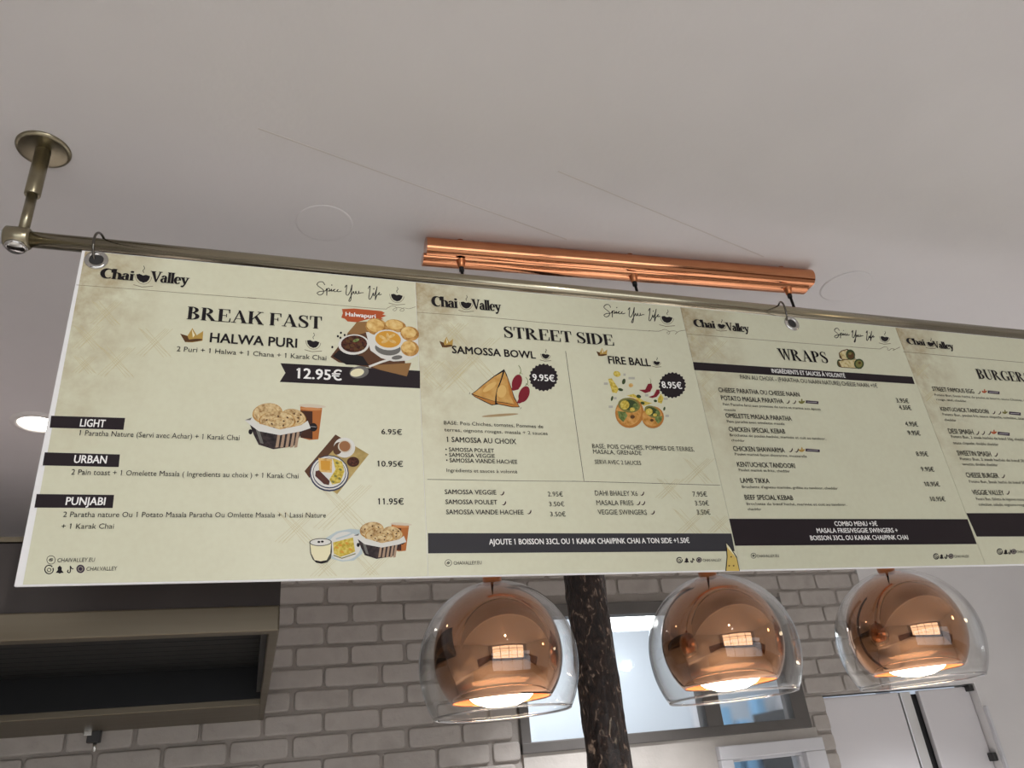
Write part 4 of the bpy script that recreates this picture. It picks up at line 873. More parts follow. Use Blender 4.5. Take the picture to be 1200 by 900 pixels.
('E','drinks_and_omelette_picture',[455.8,548.8,3.1,1.2,-0.6,1.8],'mango',5),
('E','drinks_and_omelette_picture',[447.6,541.6,3.1,1.2,-0.6,1.8],'mango',5),
('L','drinks_and_omelette_picture',[(442.4,554.2),(455.9,559.4),(477.6,552.0)],1.67,'olive',5),
('L','drinks_and_omelette_picture',[(446.1,527.5),(463.8,521.9),(480.3,513.4)],2.85,'iceblue',5),
('P','drinks_and_omelette_picture',[(404.6,534.0),(406.1,550.8),(410.1,560.5),(416.0,566.1),(424.0,567.7),(433.2,565.9),(438.5,559.7),(440.2,548.6),(439.4,533.1)],'glassd',5),
('P','drinks_and_omelette_picture',[(405.7,535.4),(407.7,550.8),(413.3,562.0),(422.6,563.8),(431.8,562.3),(437.5,551.3),(438.6,534.5)],'cream',6),
('E','drinks_and_omelette_picture',[421.9,532.6,17.8,-0.4,0.4,6.5],'glassd',7),
('E','drinks_and_omelette_picture',[421.9,532.6,16.1,-0.4,0.3,5.3],'plate',8),
('E','drinks_and_omelette_picture',[419.2,532.2,2.4,0.0,0.0,1.7],'ink',9),
('E','drinks_and_omelette_picture',[424.6,531.7,2.4,0.0,0.0,1.7],'ink',9),
('P','drinks_and_omelette_picture',[(411.1,561.4),(422.6,563.8),(434.0,561.8),(429.3,566.1),(422.6,567.1),(416.0,565.9)],'ink',7),
('P','bread_basket_picture#1',[(537.0,503.1),(566.8,504.4),(560.0,548.1),(548.0,549.1),(536.2,545.6)],'tea',4),
('P','bread_basket_picture#1',[(536.9,508.8),(553.3,510.0),(552.4,548.0),(536.2,545.6)],'teadark',5),
('E','bread_basket_picture#1',[553.5,502.5,18.1,1.1,-0.2,2.7],'glassrim',5),
('E','bread_basket_picture#1',[551.7,506.6,14.5,0.9,-0.2,2.0],'teatop',6),
('E','bread_basket_picture#1',[553.9,531.9,5.2,0.1,-0.2,5.8],'ink',6),
('L','bread_basket_picture#1',[(550.2,530.9),(557.6,531.5)],0.73,'greyw',7),
('P','bread_basket_picture#1',[(479.3,522.8),(488.2,528.4),(520.2,537.6),(555.0,530.3),(544.8,546.8),(538.1,557.2),(511.4,561.1),(492.4,554.7),(486.1,541.5)],'basketd',5),
('P','bread_basket_picture#1',[(518.1,536.5),(521.5,536.1),(518.0,558.4),(513.9,559.0)],'basketl',6),
('P','bread_basket_picture#1',[(524.5,536.6),(528.0,536.2),(524.4,558.5),(520.3,559.1)],'basketl',6),
('P','bread_basket_picture#1',[(531.0,536.7),(534.4,536.3),(530.8,558.6),(526.7,559.2)],'basketl',6),
('P','bread_basket_picture#1',[(537.4,536.8),(540.9,536.4),(537.2,558.7),(533.1,559.3)],'basketl',6),
('P','bread_basket_picture#1',[(542.9,536.8),(546.3,536.4),(542.6,558.8),(538.5,559.4)],'basketl',6),
('P','bread_basket_picture#1',[(488.2,532.8),(493.5,535.1),(498.7,553.7),(494.5,552.5)],'greyd',6),
('E','bread_basket_picture#1',[504.3,512.6,19.7,-2.7,1.7,13.7],'crust',5.2),
('E','bread_basket_picture#1',[504.3,511.9,18.3,-2.5,1.6,12.6],'paratha',6.15),
('L','bread_basket_picture#1',[(513.1,504.6),(519.7,514.3),(510.7,522.3),(497.0,520.4),(493.3,511.4)],0.66,'crust',6.2),
('L','bread_basket_picture#1',[(496.2,512.0),(503.2,507.3),(512.0,509.5),(513.2,515.7),(506.1,519.1)],0.66,'crust',6.2),
('L','bread_basket_picture#1',[(504.5,516.9),(500.9,514.4),(502.3,511.2),(506.9,510.6),(509.5,513.1)],0.65,'crust',6.2),
('E','bread_basket_picture#1',[511.3,512.6,1.5,0.0,-0.0,1.1],'brown',6.300000000000001),
('E','bread_basket_picture#1',[498.3,516.4,1.1,1.0,-0.7,0.8],'brown',6.300000000000001),
('E','bread_basket_picture#1',[505.2,506.1,0.2,1.6,-1.1,0.2],'brown',6.300000000000001),
('E','bread_basket_picture#1',[510.7,518.5,-0.8,1.3,-0.9,-0.6],'brown',6.300000000000001),
('E','bread_basket_picture#1',[492.9,511.1,-1.4,0.5,-0.4,-1.1],'brown',6.300000000000001),
('E','bread_basket_picture#1',[515.3,507.8,-1.4,-0.5,0.4,-1.1],'brown',6.300000000000001),
('E','bread_basket_picture#1',[500.6,522.0,-0.7,-1.4,0.9,-0.5],'brown',6.300000000000001),
('E','bread_basket_picture#1',[538.9,518.9,16.4,4.7,-3.3,11.6],'crust',7.4),
('E','bread_basket_picture#1',[538.9,518.3,15.2,4.4,-3.0,10.7],'paratha',8.35),
('L','bread_basket_picture#1',[(546.7,512.1),(552.2,520.5),(544.4,527.6),(532.7,525.9),(529.6,518.0)],0.66,'crust',8.4),
('L','bread_basket_picture#1',[(532.0,518.5),(538.1,514.4),(545.7,516.4),(546.6,521.8),(540.5,524.7)],0.66,'crust',8.4),
('L','bread_basket_picture#1',[(539.1,522.8),(536.0,520.6),(537.3,517.8),(541.3,517.3),(543.5,519.5)],0.66,'crust',8.4),
('E','bread_basket_picture#1',[544.9,519.0,1.5,0.0,-0.0,1.1],'brown',8.5),
('E','bread_basket_picture#1',[533.7,522.2,1.1,1.0,-0.7,0.8],'brown',8.5),
('E','bread_basket_picture#1',[539.7,513.3,0.2,1.6,-1.1,0.2],'brown',8.5),
('E','bread_basket_picture#1',[544.3,524.1,-0.8,1.3,-0.9,-0.6],'brown',8.5),
('E','bread_basket_picture#1',[529.1,517.6,-1.4,0.5,-0.4,-1.1],'brown',8.5),
('E','bread_basket_picture#1',[548.3,514.8,-1.4,-0.6,0.4,-1.1],'brown',8.5),
('E','bread_basket_picture#1',[535.6,527.2,-0.7,-1.4,1.0,-0.5],'brown',8.5),
('E','bread_basket_picture#1',[517.1,523.4,24.3,0.3,-0.2,13.7],'crust',9.600000000000001),
('E','bread_basket_picture#1',[517.2,522.8,22.6,0.2,-0.2,12.6],'paratha',10.55),
('L','bread_basket_picture#1',[(527.7,515.5),(535.6,525.2),(524.6,533.1),(508.0,531.2),(503.5,522.2)],0.66,'crust',10.600000000000001),
('L','bread_basket_picture#1',[(506.9,522.8),(515.5,518.1),(526.3,520.4),(527.7,526.6),(519.1,529.9)],0.65,'crust',10.600000000000001),
('L','bread_basket_picture#1',[(517.1,527.7),(512.7,525.2),(514.4,522.0),(520.0,521.5),(523.2,524.0)],0.65,'crust',10.600000000000001),
('E','bread_basket_picture#1',[525.6,523.5,1.5,0.0,-0.0,1.1],'brown',10.700000000000001),
('E','bread_basket_picture#1',[509.8,527.2,1.1,1.0,-0.7,0.8],'brown',10.700000000000001),
('E','bread_basket_picture#1',[518.2,517.0,0.2,1.5,-1.1,0.2],'brown',10.700000000000001),
('E','bread_basket_picture#1',[524.9,529.3,-0.8,1.3,-0.9,-0.6],'brown',10.700000000000001),
('E','bread_basket_picture#1',[503.2,521.9,-1.4,0.5,-0.4,-1.0],'brown',10.700000000000001),
('E','bread_basket_picture#1',[530.5,518.7,-1.4,-0.5,0.4,-1.0],'brown',10.700000000000001),
('E','bread_basket_picture#1',[512.6,532.8,-0.7,-1.3,0.9,-0.5],'brown',10.700000000000001),
('P','bread_basket_picture#1',[(474.5,522.1),(484.0,518.4),(491.4,526.2),(520.2,535.0),(548.5,529.1),(557.4,522.9),(561.1,533.3),(548.3,537.6),(520.1,542.5),(492.5,536.8),(481.5,528.3)],'plate',12),
('P','bread_basket_picture#1',[(474.5,522.1),(483.6,518.4),(481.9,522.2)],'greyd',13),
('E','bread_basket_picture#1',[481.9,537.6,2.5,0.0,0.0,3.5],'ink',6),
]
PRINT_1 = [
('T','logo','Chai',30.0,56.3,54.2,24.1,'l','ink'),
('P','logo',[(90.3,40.4),(96.2,38.7),(101.7,41.3),(106.4,39.5),(113.2,41.4),(110.9,47.8),(106.6,53.0),(100.8,55.2),(94.6,52.6),(91.0,47.2)],'ink',2),
('L','logo',[(87.6,40.1),(89.3,49.2),(93.9,55.9),(100.6,57.8),(107.6,55.5),(113.8,48.0),(115.4,42.5)],1.04,'taupe',1),
('L','logo',[(84.5,60.5),(97.9,63.4),(116.4,59.9)],1.44,'taupe',1),
('L','logo',[(103.2,35.8),(101.9,31.9),(104.9,27.6),(103.7,22.3)],1.16,'ink',1),
('T','logo','Valley',112.8,55.4,60.9,24.5,'l','ink'),
('L','header_line',[(0.6,73.8),(148.2,71.9),(312.4,74.1),(506.8,72.7)],1.0,'taupe',1),
('L','header_line',[(504.2,71.9),(528.4,71.2),(544.2,65.2),(555.3,70.3),(551.4,76.8),(548.6,72.0),(565.8,66.8),(573.5,69.7),(567.4,75.4),(578.0,67.3),(594.8,62.7)],1.13,'taupe',1),
('L','slogan',[(423.5,20.7),(420.7,13.7),(412.6,14.5),(407.5,21.6),(413.1,27.8),(418.6,33.7),(416.0,41.7),(408.7,45.9),(404.2,41.8),(411.5,36.9),(422.4,34.7),(426.1,28.4),(423.1,45.8),(426.2,31.9),(430.2,27.7),(432.2,31.8),(427.7,34.7),(433.2,33.6),(436.1,28.3),(435.0,34.6),(438.8,31.8),(443.4,28.2),(439.1,33.5),(443.6,34.5),(448.4,29.9),(450.1,28.2),(446.8,31.7),(449.0,34.1),(456.1,31.6)],1.82,'ink',1),
('L','slogan',[(464.4,22.7),(469.8,15.6),(465.5,31.5),(464.2,38.6),(467.9,40.3),(475.6,27.9),(480.9,13.7),(475.6,35.0),(470.9,52.5),(466.6,54.3),(474.6,40.2),(481.3,29.6),(480.8,35.6),(483.7,34.9),(486.2,28.5),(486.4,34.9),(490.5,34.1),(492.5,27.7),(491.9,34.1),(496.4,32.0),(501.9,31.2)],1.84,'ink',1),
('L','slogan',[(513.6,20.4),(519.3,12.5),(514.2,31.1),(510.4,43.5),(512.6,46.0),(518.2,38.1),(522.8,29.2),(522.0,36.3),(524.4,34.6),(531.5,20.2),(534.3,13.0),(527.9,31.0),(523.3,46.9),(528.2,36.3),(533.4,30.9),(537.0,26.6),(533.5,33.8),(540.3,30.9)],1.86,'ink',1),
('E','slogan',[438.1,19.1,1.5,-0.2,-0.2,1.4],'ink',1),
('E','slogan',[525.8,19.6,1.5,-0.2,-0.3,1.4],'ink',1),
('P','slogan',[(543.2,31.7),(550.5,29.8),(556.7,32.7),(562.7,30.6),(570.5,32.8),(566.7,39.8),(560.8,45.6),(553.4,48.0),(546.4,45.3),(543.0,39.2)],'ink',2),
('L','slogan',[(540.0,31.4),(540.6,41.5),(545.1,48.8),(552.8,51.0),(561.6,48.4),(570.2,40.1),(572.9,34.0)],1.16,'taupe',1),
('L','slogan',[(533.1,54.0),(548.8,57.1),(571.5,53.3)],1.6,'taupe',1),
('L','slogan',[(559.4,26.6),(558.4,22.3),(562.7,17.5),(562.1,11.7)],1.29,'ink',1),
('T','heading','STREET SIDE',174.2,117.2,241.9,26.7,'s','ink'),
('T','dish_name','SAMOSSA BOWL',65.5,161.3,171.5,16.3,'b','ink'),
('T','dish_name#1','FIRE BALL',395.6,161.0,96.5,17.7,'b','ink'),
('P','crown_picture',[(41.8,135.8),(50.2,138.8),(56.7,124.6),(61.2,136.7),(69.4,128.5),(67.5,145.6),(55.3,149.6),(46.8,149.8)],'gold',2),
('P','crown_picture',[(41.8,135.8),(50.2,138.8),(52.0,147.4),(46.8,149.8)],'brown',3),
('E','crown_picture',[57.2,145.9,10.3,-2.1,0.1,2.5],'brown',3),
('P','crown_picture',[(56.0,126.6),(58.9,136.9),(56.3,141.6)],'cream',3),
('P','crown_picture#1',[(372.1,133.3),(379.5,135.7),(386.6,124.0),(389.7,133.9),(397.9,127.1),(394.8,141.1),(383.3,144.4),(375.4,144.6)],'gold',2),
('P','crown_picture#1',[(372.1,133.3),(379.5,135.7),(380.4,142.6),(375.4,144.6)],'brown',3),
('E','crown_picture#1',[385.3,141.4,9.7,-1.8,-0.1,2.0],'brown',3),
('P','crown_picture#1',[(385.8,125.7),(387.6,134.0),(384.9,137.9)],'cream',3),
('P','item_cup',[(250.4,149.0),(254.8,148.0),(258.8,149.9),(262.4,148.7),(267.4,150.1),(265.4,154.5),(262.1,158.1),(257.6,159.6),(253.1,157.7),(250.7,153.8)],'ink',2),
('L','item_cup',[(248.4,148.8),(249.3,155.2),(252.5,160.0),(257.4,161.4),(262.7,159.9),(267.7,154.7),(269.0,150.9)],1.01,'taupe',1),
('L','item_cup',[(245.3,163.1),(255.2,165.3),(269.2,163.1)],1.4,'taupe',1),
('L','item_cup',[(260.2,146.0),(259.3,143.3),(261.7,140.3),(261.0,136.6)],1.12,'ink',1),
('L','cross_hatching',[(8.5,205.2),(31.5,181.1)],0.7,'hatch',0.3),
('L','cross_hatching',[(8.0,218.6),(24.7,240.6)],0.69,'hatch',0.3),
('L','cross_hatching',[(8.0,213.1),(36.1,181.6)],0.7,'hatch',0.3),
('L','cross_hatching',[(8.2,210.5),(32.5,238.4)],0.7,'hatch',0.3),
('L','cross_hatching',[(8.3,221.0),(40.6,182.2)],0.69,'hatch',0.3),
('L','cross_hatching',[(8.3,204.3),(40.3,236.1)],0.7,'hatch',0.3),
('L','cross_hatching',[(8.1,224.0),(49.8,179.9)],0.69,'hatch',0.3),
('L','cross_hatching',[(8.5,194.3),(43.5,239.0)],0.71,'hatch',0.3),
('L','cross_hatching#1',[(53.7,214.0),(146.8,119.2)],0.7,'hatch',0.3),
('L','cross_hatching#1',[(65.1,124.5),(132.2,215.7)],0.75,'hatch',0.3),
('L','cross_hatching#1',[(62.3,216.2),(150.6,120.4)],0.7,'hatch',0.3),
('L','cross_hatching#1',[(68.8,127.1),(141.5,212.3)],0.75,'hatch',0.3),
('L','cross_hatching#1',[(70.9,218.4),(154.5,121.5)],0.7,'hatch',0.3),
('L','cross_hatching#1',[(72.5,129.7),(150.8,208.9)],0.75,'hatch',0.3),
('L','cross_hatching#1',[(73.0,213.4),(166.1,117.9)],0.71,'hatch',0.3),
('L','cross_hatching#1',[(83.8,123.6),(152.3,213.7)],0.75,'hatch',0.3),
('L','cross_hatching#2',[(28.1,244.1),(94.9,176.1)],0.69,'hatch',0.3),
('L','cross_hatching#2',[(35.8,179.3),(85.5,245.7)],0.72,'hatch',0.3),
('L','cross_hatching#2',[(35.9,245.6),(99.3,176.8)],0.69,'hatch',0.3),
('L','cross_hatching#2',[(40.0,181.0),(93.8,243.1)],0.72,'hatch',0.3),
('L','cross_hatching#2',[(43.7,247.2),(103.8,177.6)],0.69,'hatch',0.3),
('L','cross_hatching#2',[(44.3,182.8),(102.1,240.6)],0.72,'hatch',0.3),
('L','cross_hatching#2',[(46.8,243.5),(113.7,175.0)],0.69,'hatch',0.3),
('L','cross_hatching#2',[(54.1,178.4),(104.8,244.0)],0.72,'hatch',0.3),
('L','cross_hatching#3',[(42.0,135.3),(83.5,91.0)],0.74,'hatch',0.3),
('L','cross_hatching#3',[(47.0,93.7),(77.8,135.5)],0.76,'hatch',0.3),
('L','cross_hatching#3',[(49.4,136.0),(88.8,91.2)],0.74,'hatch',0.3),
('L','cross_hatching#3',[(52.2,94.5),(85.5,133.6)],0.76,'hatch',0.3),
('L','cross_hatching#3',[(56.9,136.7),(94.1,91.4)],0.74,'hatch',0.3),
('L','cross_hatching#3',[(57.4,95.4),(93.2,131.6)],0.76,'hatch',0.3),
('L','cross_hatching#3',[(61.4,134.0),(102.9,89.4)],0.74,'hatch',0.3),
('L','cross_hatching#3',[(66.1,92.2),(97.5,133.5)],0.76,'hatch',0.3),
('P','item_cup#1',[(500.7,147.9),(504.8,146.9),(508.3,148.6),(511.6,147.5),(516.0,148.8),(513.9,152.6),(510.7,155.7),(506.6,156.9),(502.6,155.3),(500.7,152.0)],'ink',2),
('L','item_cup#1',[(498.9,147.7),(499.3,153.2),(501.9,157.3),(506.2,158.6),(511.1,157.2),(515.9,152.8),(517.4,149.5)],1.07,'taupe',1),
('L','item_cup#1',[(495.2,160.0),(504.0,161.9),(516.7,160.0)],1.49,'taupe',1),
('L','item_cup#1',[(509.7,145.3),(509.1,142.9),(511.5,140.4),(511.1,137.2)],1.19,'ink',1),
('L','divider_line',[(303.6,138.3),(302.8,274.2),(302.6,419.1)],1.03,'ink',1),
('P','price_seal',[(276.3,201.0),(278.5,205.3),(274.1,209.2),(274.9,214.2),(269.8,216.8),(269.1,222.2),(263.8,223.3),(261.6,228.5),(256.5,228.1),(253.1,232.7),(248.6,230.8),(244.3,234.5),(240.8,231.3),(235.8,233.7),(233.5,229.5),(228.3,230.5),(227.4,225.6),(222.4,225.1),(222.9,219.8),(218.5,217.9),(220.5,212.7),(217.0,209.4),(220.3,204.7),(218.0,200.4),(222.3,196.6),(221.5,191.5),(226.4,188.9),(227.1,183.5),(232.4,182.3),(234.5,176.9),(239.6,177.3),(243.0,172.5),(247.6,174.4),(252.0,170.5),(255.6,173.8),(260.8,171.2),(263.1,175.6),(268.5,174.5),(269.3,179.6),(274.5,180.1),(273.8,185.5),(278.4,187.5),(276.2,192.9),(279.7,196.2)],'tag',2),
('T','price_seal','9.95€',224.4,211.2,46.8,14.2,'b','white'),
('P','samosa_picture',[(97.6,248.2),(108.9,239.0),(122.6,225.9),(145.6,206.3),(168.0,189.6),(172.2,200.7),(178.7,228.5),(183.2,249.9),(191.7,271.4),(176.7,272.2),(148.8,267.6),(135.9,270.1),(121.0,263.1),(103.6,253.9)],'ink',2),
('P','samosa_picture',[(99.9,247.7),(110.3,239.5),(123.3,227.3),(146.9,207.5),(164.4,196.5),(159.6,211.0),(148.7,236.5),(144.5,252.1),(143.1,261.3),(121.7,254.9)],'samosa',3),
('P','samosa_picture',[(168.4,194.6),(177.0,225.5),(181.1,251.5),(186.4,266.5),(166.2,263.0),(146.5,261.1),(148.1,242.7),(158.9,218.9)],'samosa',3),
('P','samosa_picture',[(99.2,249.3),(121.6,256.5),(143.0,261.9),(142.6,267.4),(136.0,268.3),(121.2,261.3),(103.7,252.6)],'samosad',4),
('P','samosa_picture',[(145.3,262.4),(166.1,264.3),(187.0,266.8),(189.8,270.3),(176.8,270.9),(148.9,266.1)],'samosad',4),
('P','samosa_picture',[(171.8,203.9),(178.0,230.1),(182.1,253.0),(190.1,269.6),(181.6,265.8),(173.7,244.3)],'samosad',4),
('E','samosa_picture',[158.5,239.0,8.9,1.2,-3.5,13.8],'samosal',4),
('E','samosa_picture',[134.9,231.2,13.8,-10.6,2.6,4.4],'samosal',4),
('E','samosa_picture',[191.4,217.7,10.2,3.0,-7.0,17.7],'parch',2),
('E','samosa_picture',[191.5,217.1,9.2,2.7,-6.8,17.1],'chili',3),
('P','samosa_picture',[(178.7,234.7),(181.7,222.1),(199.0,224.1),(192.2,233.3),(181.7,236.4)],'chili',4),
('E','samosa_picture',[203.4,242.5,9.3,3.6,-8.4,17.6],'chili',3),
('P','samosa_picture',[(186.3,262.5),(193.4,249.3),(208.0,248.4),(202.6,258.0),(191.9,263.4)],'chili',4),
('L','samosa_picture',[(198.7,178.7),(201.8,185.9),(201.6,193.9),(198.0,199.5)],1.37,'leaf',4),
('L','samosa_picture',[(210.8,204.4),(213.9,210.5),(213.0,218.5),(207.8,223.5)],1.35,'leaf',4),
('L','samosa_picture',[(199.2,194.1),(205.2,198.4)],0.97,'leaf',4),
('L','samosa_picture',[(209.8,218.7),(215.2,223.1)],0.96,'leaf',4),
('E','samosa_picture',[151.0,290.0,36.6,-4.5,-0.1,2.7],'taupe2',2),
('L','samosa_picture',[(95.1,244.4),(93.7,249.0)],0.73,'ink',2),
('L','samosa_picture',[(194.6,271.2),(192.4,275.3)],0.74,'ink',2),
('T','description','BASE: Pois Chiches, tomates, Pommes de',41.2,314.1,193.1,7.3,'n','ink'),
('T','description#1','terres, oignons rouges, masala + 2 sauces',41.3,328.0,200.1,7.0,'n','ink'),
('T','dish_option','1 SAMOSSA AU CHOIX',44.6,348.8,132.3,10.3,'m','ink'),
('T','dish_option#1','• SAMOSSA POULET',41.0,367.3,91.2,7.6,'m','ink'),
('T','dish_option#2','• SAMOSSA VEGGIE',40.4,377.8,92.5,7.5,'m','ink'),
('T','dish_option#3','• SAMOSSA VIANDE HACHEE',41.2,388.4,133.7,7.8,'m','ink'),
('T','description#2','Ingrédients et sauces à volonté',40.9,406.9,131.9,6.6,'n','ink'),
('L','divider_line#1',[(5.6,421.3),(161.9,421.4),(312.8,420.0)],0.79,'ink',1),
('T','side_name','SAMOSSA VEGGIE',35.4,448.3,94.0,8.4,'m','ink'),
('T','side_name#1','SAMOSSA POULET',35.7,466.7,94.0,8.3,'m','ink'),
('T','side_name#2','SAMOSSA VIANDE HACHEE',35.9,485.0,140.8,8.3,'m','ink'),
('P','spice_mark',[(135.3,447.8),(138.8,448.0),(141.5,445.9),(143.0,442.3),(144.4,441.3),(144.6,444.5),(142.9,447.7),(139.6,449.8)],'ember',2),
('P','spice_mark#1',[(137.0,466.3),(140.6,466.5),(143.2,464.4),(144.7,460.8),(146.1,459.9),(146.3,463.1),(144.6,466.2),(141.3,468.3)],'ember',2),
('P','spice_mark#2',[(182.6,482.5),(186.3,482.7),(189.0,480.6),(190.5,477.0),(192.0,476.1),(192.1,479.3),(190.4,482.4),(187.0,484.4)],'ember',2),
('T','price','2.95€',226.9,450.4,29.6,8.7,'n','ink'),
('T','price#1','3.50€',227.3,469.3,29.4,8.6,'n','ink'),
('T','price#2','3.50€',227.0,488.3,29.8,8.5,'n','ink'),
('L','social_icon',[(40.6,569.6),(39.9,572.0),(38.2,573.9),(35.9,574.9),(33.4,574.9),(31.3,573.8),(29.8,571.9),(29.4,569.5),(30.1,567.1),(31.7,565.2),(34.0,564.2),(36.5,564.2),(38.7,565.3),(40.2,567.2),(40.6,569.6)],0.86,'ink',1),
('L','social_icon',[(36.3,570.1),(35.7,571.1),(34.3,571.5),(33.0,571.0),(32.4,570.1),(33.1,569.1),(34.5,568.7),(35.8,569.1),(36.3,570.1)],0.86,'ink',1),
('L','social_icon',[(37.5,569.0),(36.9,570.0),(35.5,570.4),(34.1,570.0),(33.6,569.0),(34.2,568.0),(35.6,567.6),(37.0,568.1),(37.5,569.0)],0.86,'ink',1),
('T','social_icon','CHAIVALLEY.EU',43.8,573.0,48.7,5.8,'n','ink'),
('P','banner',[(2.5,518.1),(593.1,521.2),(591.4,555.2),(589.4,555.7),(1.4,553.0)],'slate',1),
('T','banner','AJOUTE 1 BOISSON 33CL OU 1 KARAK CHAI/PINK CHAI A TON SIDE +1.50€',108.4,539.1,390.1,9.7,'b','white'),
('L','divider_line#2',[(278.5,420.0),(432.3,421.2),(592.7,423.1)],0.85,'ink',1),
('T','side_name#3','DAHI BHALEY X6',320.8,447.7,87.5,9.7,'n','ink'),
('T','side_name#4','MASALA FRIES',320.8,466.5,75.2,9.6,'n','ink'),
('T','side_name#5','VEGGIE SWINGERS',320.9,484.6,99.7,9.5,'n','ink'),
('P','spice_mark#3',[(412.8,445.1),(416.5,445.3),(419.5,443.1),(421.4,439.3),(423.1,438.3),(422.9,441.6),(420.8,445.0),(417.1,447.2)],'ember',2),
('P','spice_mark#4',[(401.3,464.1),(405.0,464.3),(408.0,462.1),(409.9,458.4),(411.5,457.4),(411.3,460.7),(409.3,464.0),(405.6,466.1)],'ember',2),
('P','spice_mark#5',[(411.3,464.0),(415.0,464.2),(418.0,462.0),(419.9,458.3),(421.5,457.3),(421.3,460.6),(419.3,463.9),(415.6,466.0)],'ember',2),
('P','spice_mark#6',[(427.9,482.2),(431.6,482.4),(434.7,480.3),(436.6,476.6),(438.2,475.6),(438.0,478.9),(435.9,482.2),(432.2,484.3)],'ember',2),
('T','price#3','7.95€',526.1,447.4,31.9,9.8,'n','ink'),
('T','price#4','3.50€',527.4,465.8,30.2,9.7,'n','ink'),
('T','price#5','3.50€',527.2,484.0,29.2,9.5,'n','ink'),
('L','social_icon#1',[(475.7,569.2),(475.6,571.5),(474.4,573.6),(472.3,575.2),(469.7,576.0),(467.2,575.7),(465.4,574.5),(464.5,572.5),(464.8,570.3),(466.2,568.2),(468.4,566.7),(471.0,566.1),(473.4,566.6),(475.1,568.0)],1.86,'ink',1),
('L','social_icon#1',[(468.1,570.5),(469.8,569.7),(471.6,569.9),(472.5,571.0),(472.1,572.5),(470.5,573.4),(468.6,573.4),(467.5,572.3),(467.8,570.9)],1.29,'ink',1),
('P','social_icon#1',[(478.7,575.2),(482.3,572.0),(482.7,569.0),(486.0,566.8),(488.3,569.1),(487.3,572.1),(489.3,575.3),(485.7,575.5),(483.8,576.5),(482.3,575.5)],'ink',1),
('L','social_icon#1',[(498.6,567.5),(497.1,574.0),(495.0,575.7),(493.1,574.2),(495.0,572.2)],1.87,'ink',1),
('L','social_icon#1',[(498.5,568.0),(499.6,570.5),(501.9,571.3)],1.87,'ink',1),
('E','social_icon#1',[510.9,571.3,5.7,0.1,-1.2,5.0],'plum',1),
('L','social_icon#1',[(514.0,571.4),(513.0,573.0),(511.2,573.9),(509.3,573.9),(508.0,572.9),(507.8,571.3),(508.8,569.7),(510.6,568.7),(512.5,568.7),(513.8,569.7),(514.0,571.4)],0.57,'parch',2),
('T','social_icon#1','CHAI.VALLEY',518.0,574.9,40.3,5.0,'n','ink'),
('P','cheese_picture',[(576.2,537.4),(583.5,546.6),(593.4,566.7),(592.5,593.6),(561.5,593.1),(571.1,566.4)],'ink',3),
('P','cheese_picture',[(576.7,540.2),(582.5,548.0),(591.4,568.1),(576.2,549.4)],'cream',4),
('P','cheese_picture',[(576.6,548.0),(591.8,568.9),(591.2,593.6),(563.4,593.2),(573.0,566.4)],'cheese',4),
('E','cheese_picture',[580.8,566.5,1.9,0.0,-0.4,1.4],'brown',5),
('E','cheese_picture',[581.7,583.4,1.9,0.0,-0.4,1.4],'brown',5),
('E','cheese_picture',[572.1,583.3,1.9,0.0,-0.4,1.4],'brown',5),
('L','cross_hatching#4',[(507.9,417.4),(577.9,366.4)],0.69,'hatch',0.3),
('L','cross_hatching#4',[(523.6,367.0),(560.2,420.4)],0.71,'hatch',0.3),
('L','cross_hatching#4',[(514.5,418.9),(581.4,367.1)],0.69,'hatch',0.3),
('L','cross_hatching#4',[(526.9,368.5),(567.7,418.7)],0.71,'hatch',0.3),
('L','cross_hatching#4',[(521.1,420.3),(585.0,367.8)],0.69,'hatch',0.3),
('L','cross_hatching#4',[(530.2,370.1),(575.3,416.9)],0.71,'hatch',0.3),
('L','cross_hatching#4',[(524.1,417.5),(594.0,366.1)],0.69,'hatch',0.3),
('L','cross_hatching#4',[(539.3,366.9),(576.9,419.7)],0.72,'hatch',0.3),
('L','cross_hatching#5',[(460.1,529.4),(542.3,472.3)],0.63,'hatch',0.3),
('L','cross_hatching#5',[(477.8,471.6),(522.1,534.2)],0.66,'hatch',0.3),
('L','cross_hatching#5',[(466.7,531.3),(545.3,473.2)],0.63,'hatch',0.3),
('L','cross_hatching#5',[(480.5,473.5),(529.7,532.4)],0.66,'hatch',0.3),
('L','cross_hatching#5',[(473.3,533.1),(548.2,474.1)],0.63,'hatch',0.3),
('L','cross_hatching#5',[(483.1,475.3),(537.3,530.6)],0.66,'hatch',0.3),
('L','cross_hatching#5',[(475.5,529.9),(557.6,472.4)],0.63,'hatch',0.3),
('L','cross_hatching#5',[(492.6,471.9),(538.1,533.8)],0.66,'hatch',0.3),
('L','cross_hatching#6',[(444.7,450.6),(498.4,411.1)],0.66,'hatch',0.3),
('L','cross_hatching#6',[(456.1,411.2),(485.7,453.2)],0.68,'hatch',0.3),
('L','cross_hatching#6',[(450.9,451.7),(502.1,411.7)],0.66,'hatch',0.3),
('L','cross_hatching#6',[(459.7,412.4),(492.5,451.8)],0.68,'hatch',0.3),
('L','cross_hatching#6',[(457.0,452.9),(505.9,412.2)],0.66,'hatch',0.3),
('L','cross_hatching#6',[(463.3,413.6),(499.3,450.5)],0.68,'hatch',0.3),
('L','cross_hatching#6',[(460.3,450.7),(513.8,411.0)],0.66,'hatch',0.3),
('L','cross_hatching#6',[(471.3,411.2),(501.6,452.7)],0.68,'hatch',0.3),
('L','cross_hatching#7',[(541.7,517.8),(588.8,485.9)],0.65,'hatch',0.3),
('L','cross_hatching#7',[(552.6,485.5),(576.9,520.4)],0.66,'hatch',0.3),
('L','cross_hatching#7',[(547.8,518.8),(592.9,486.4)],0.65,'hatch',0.3),
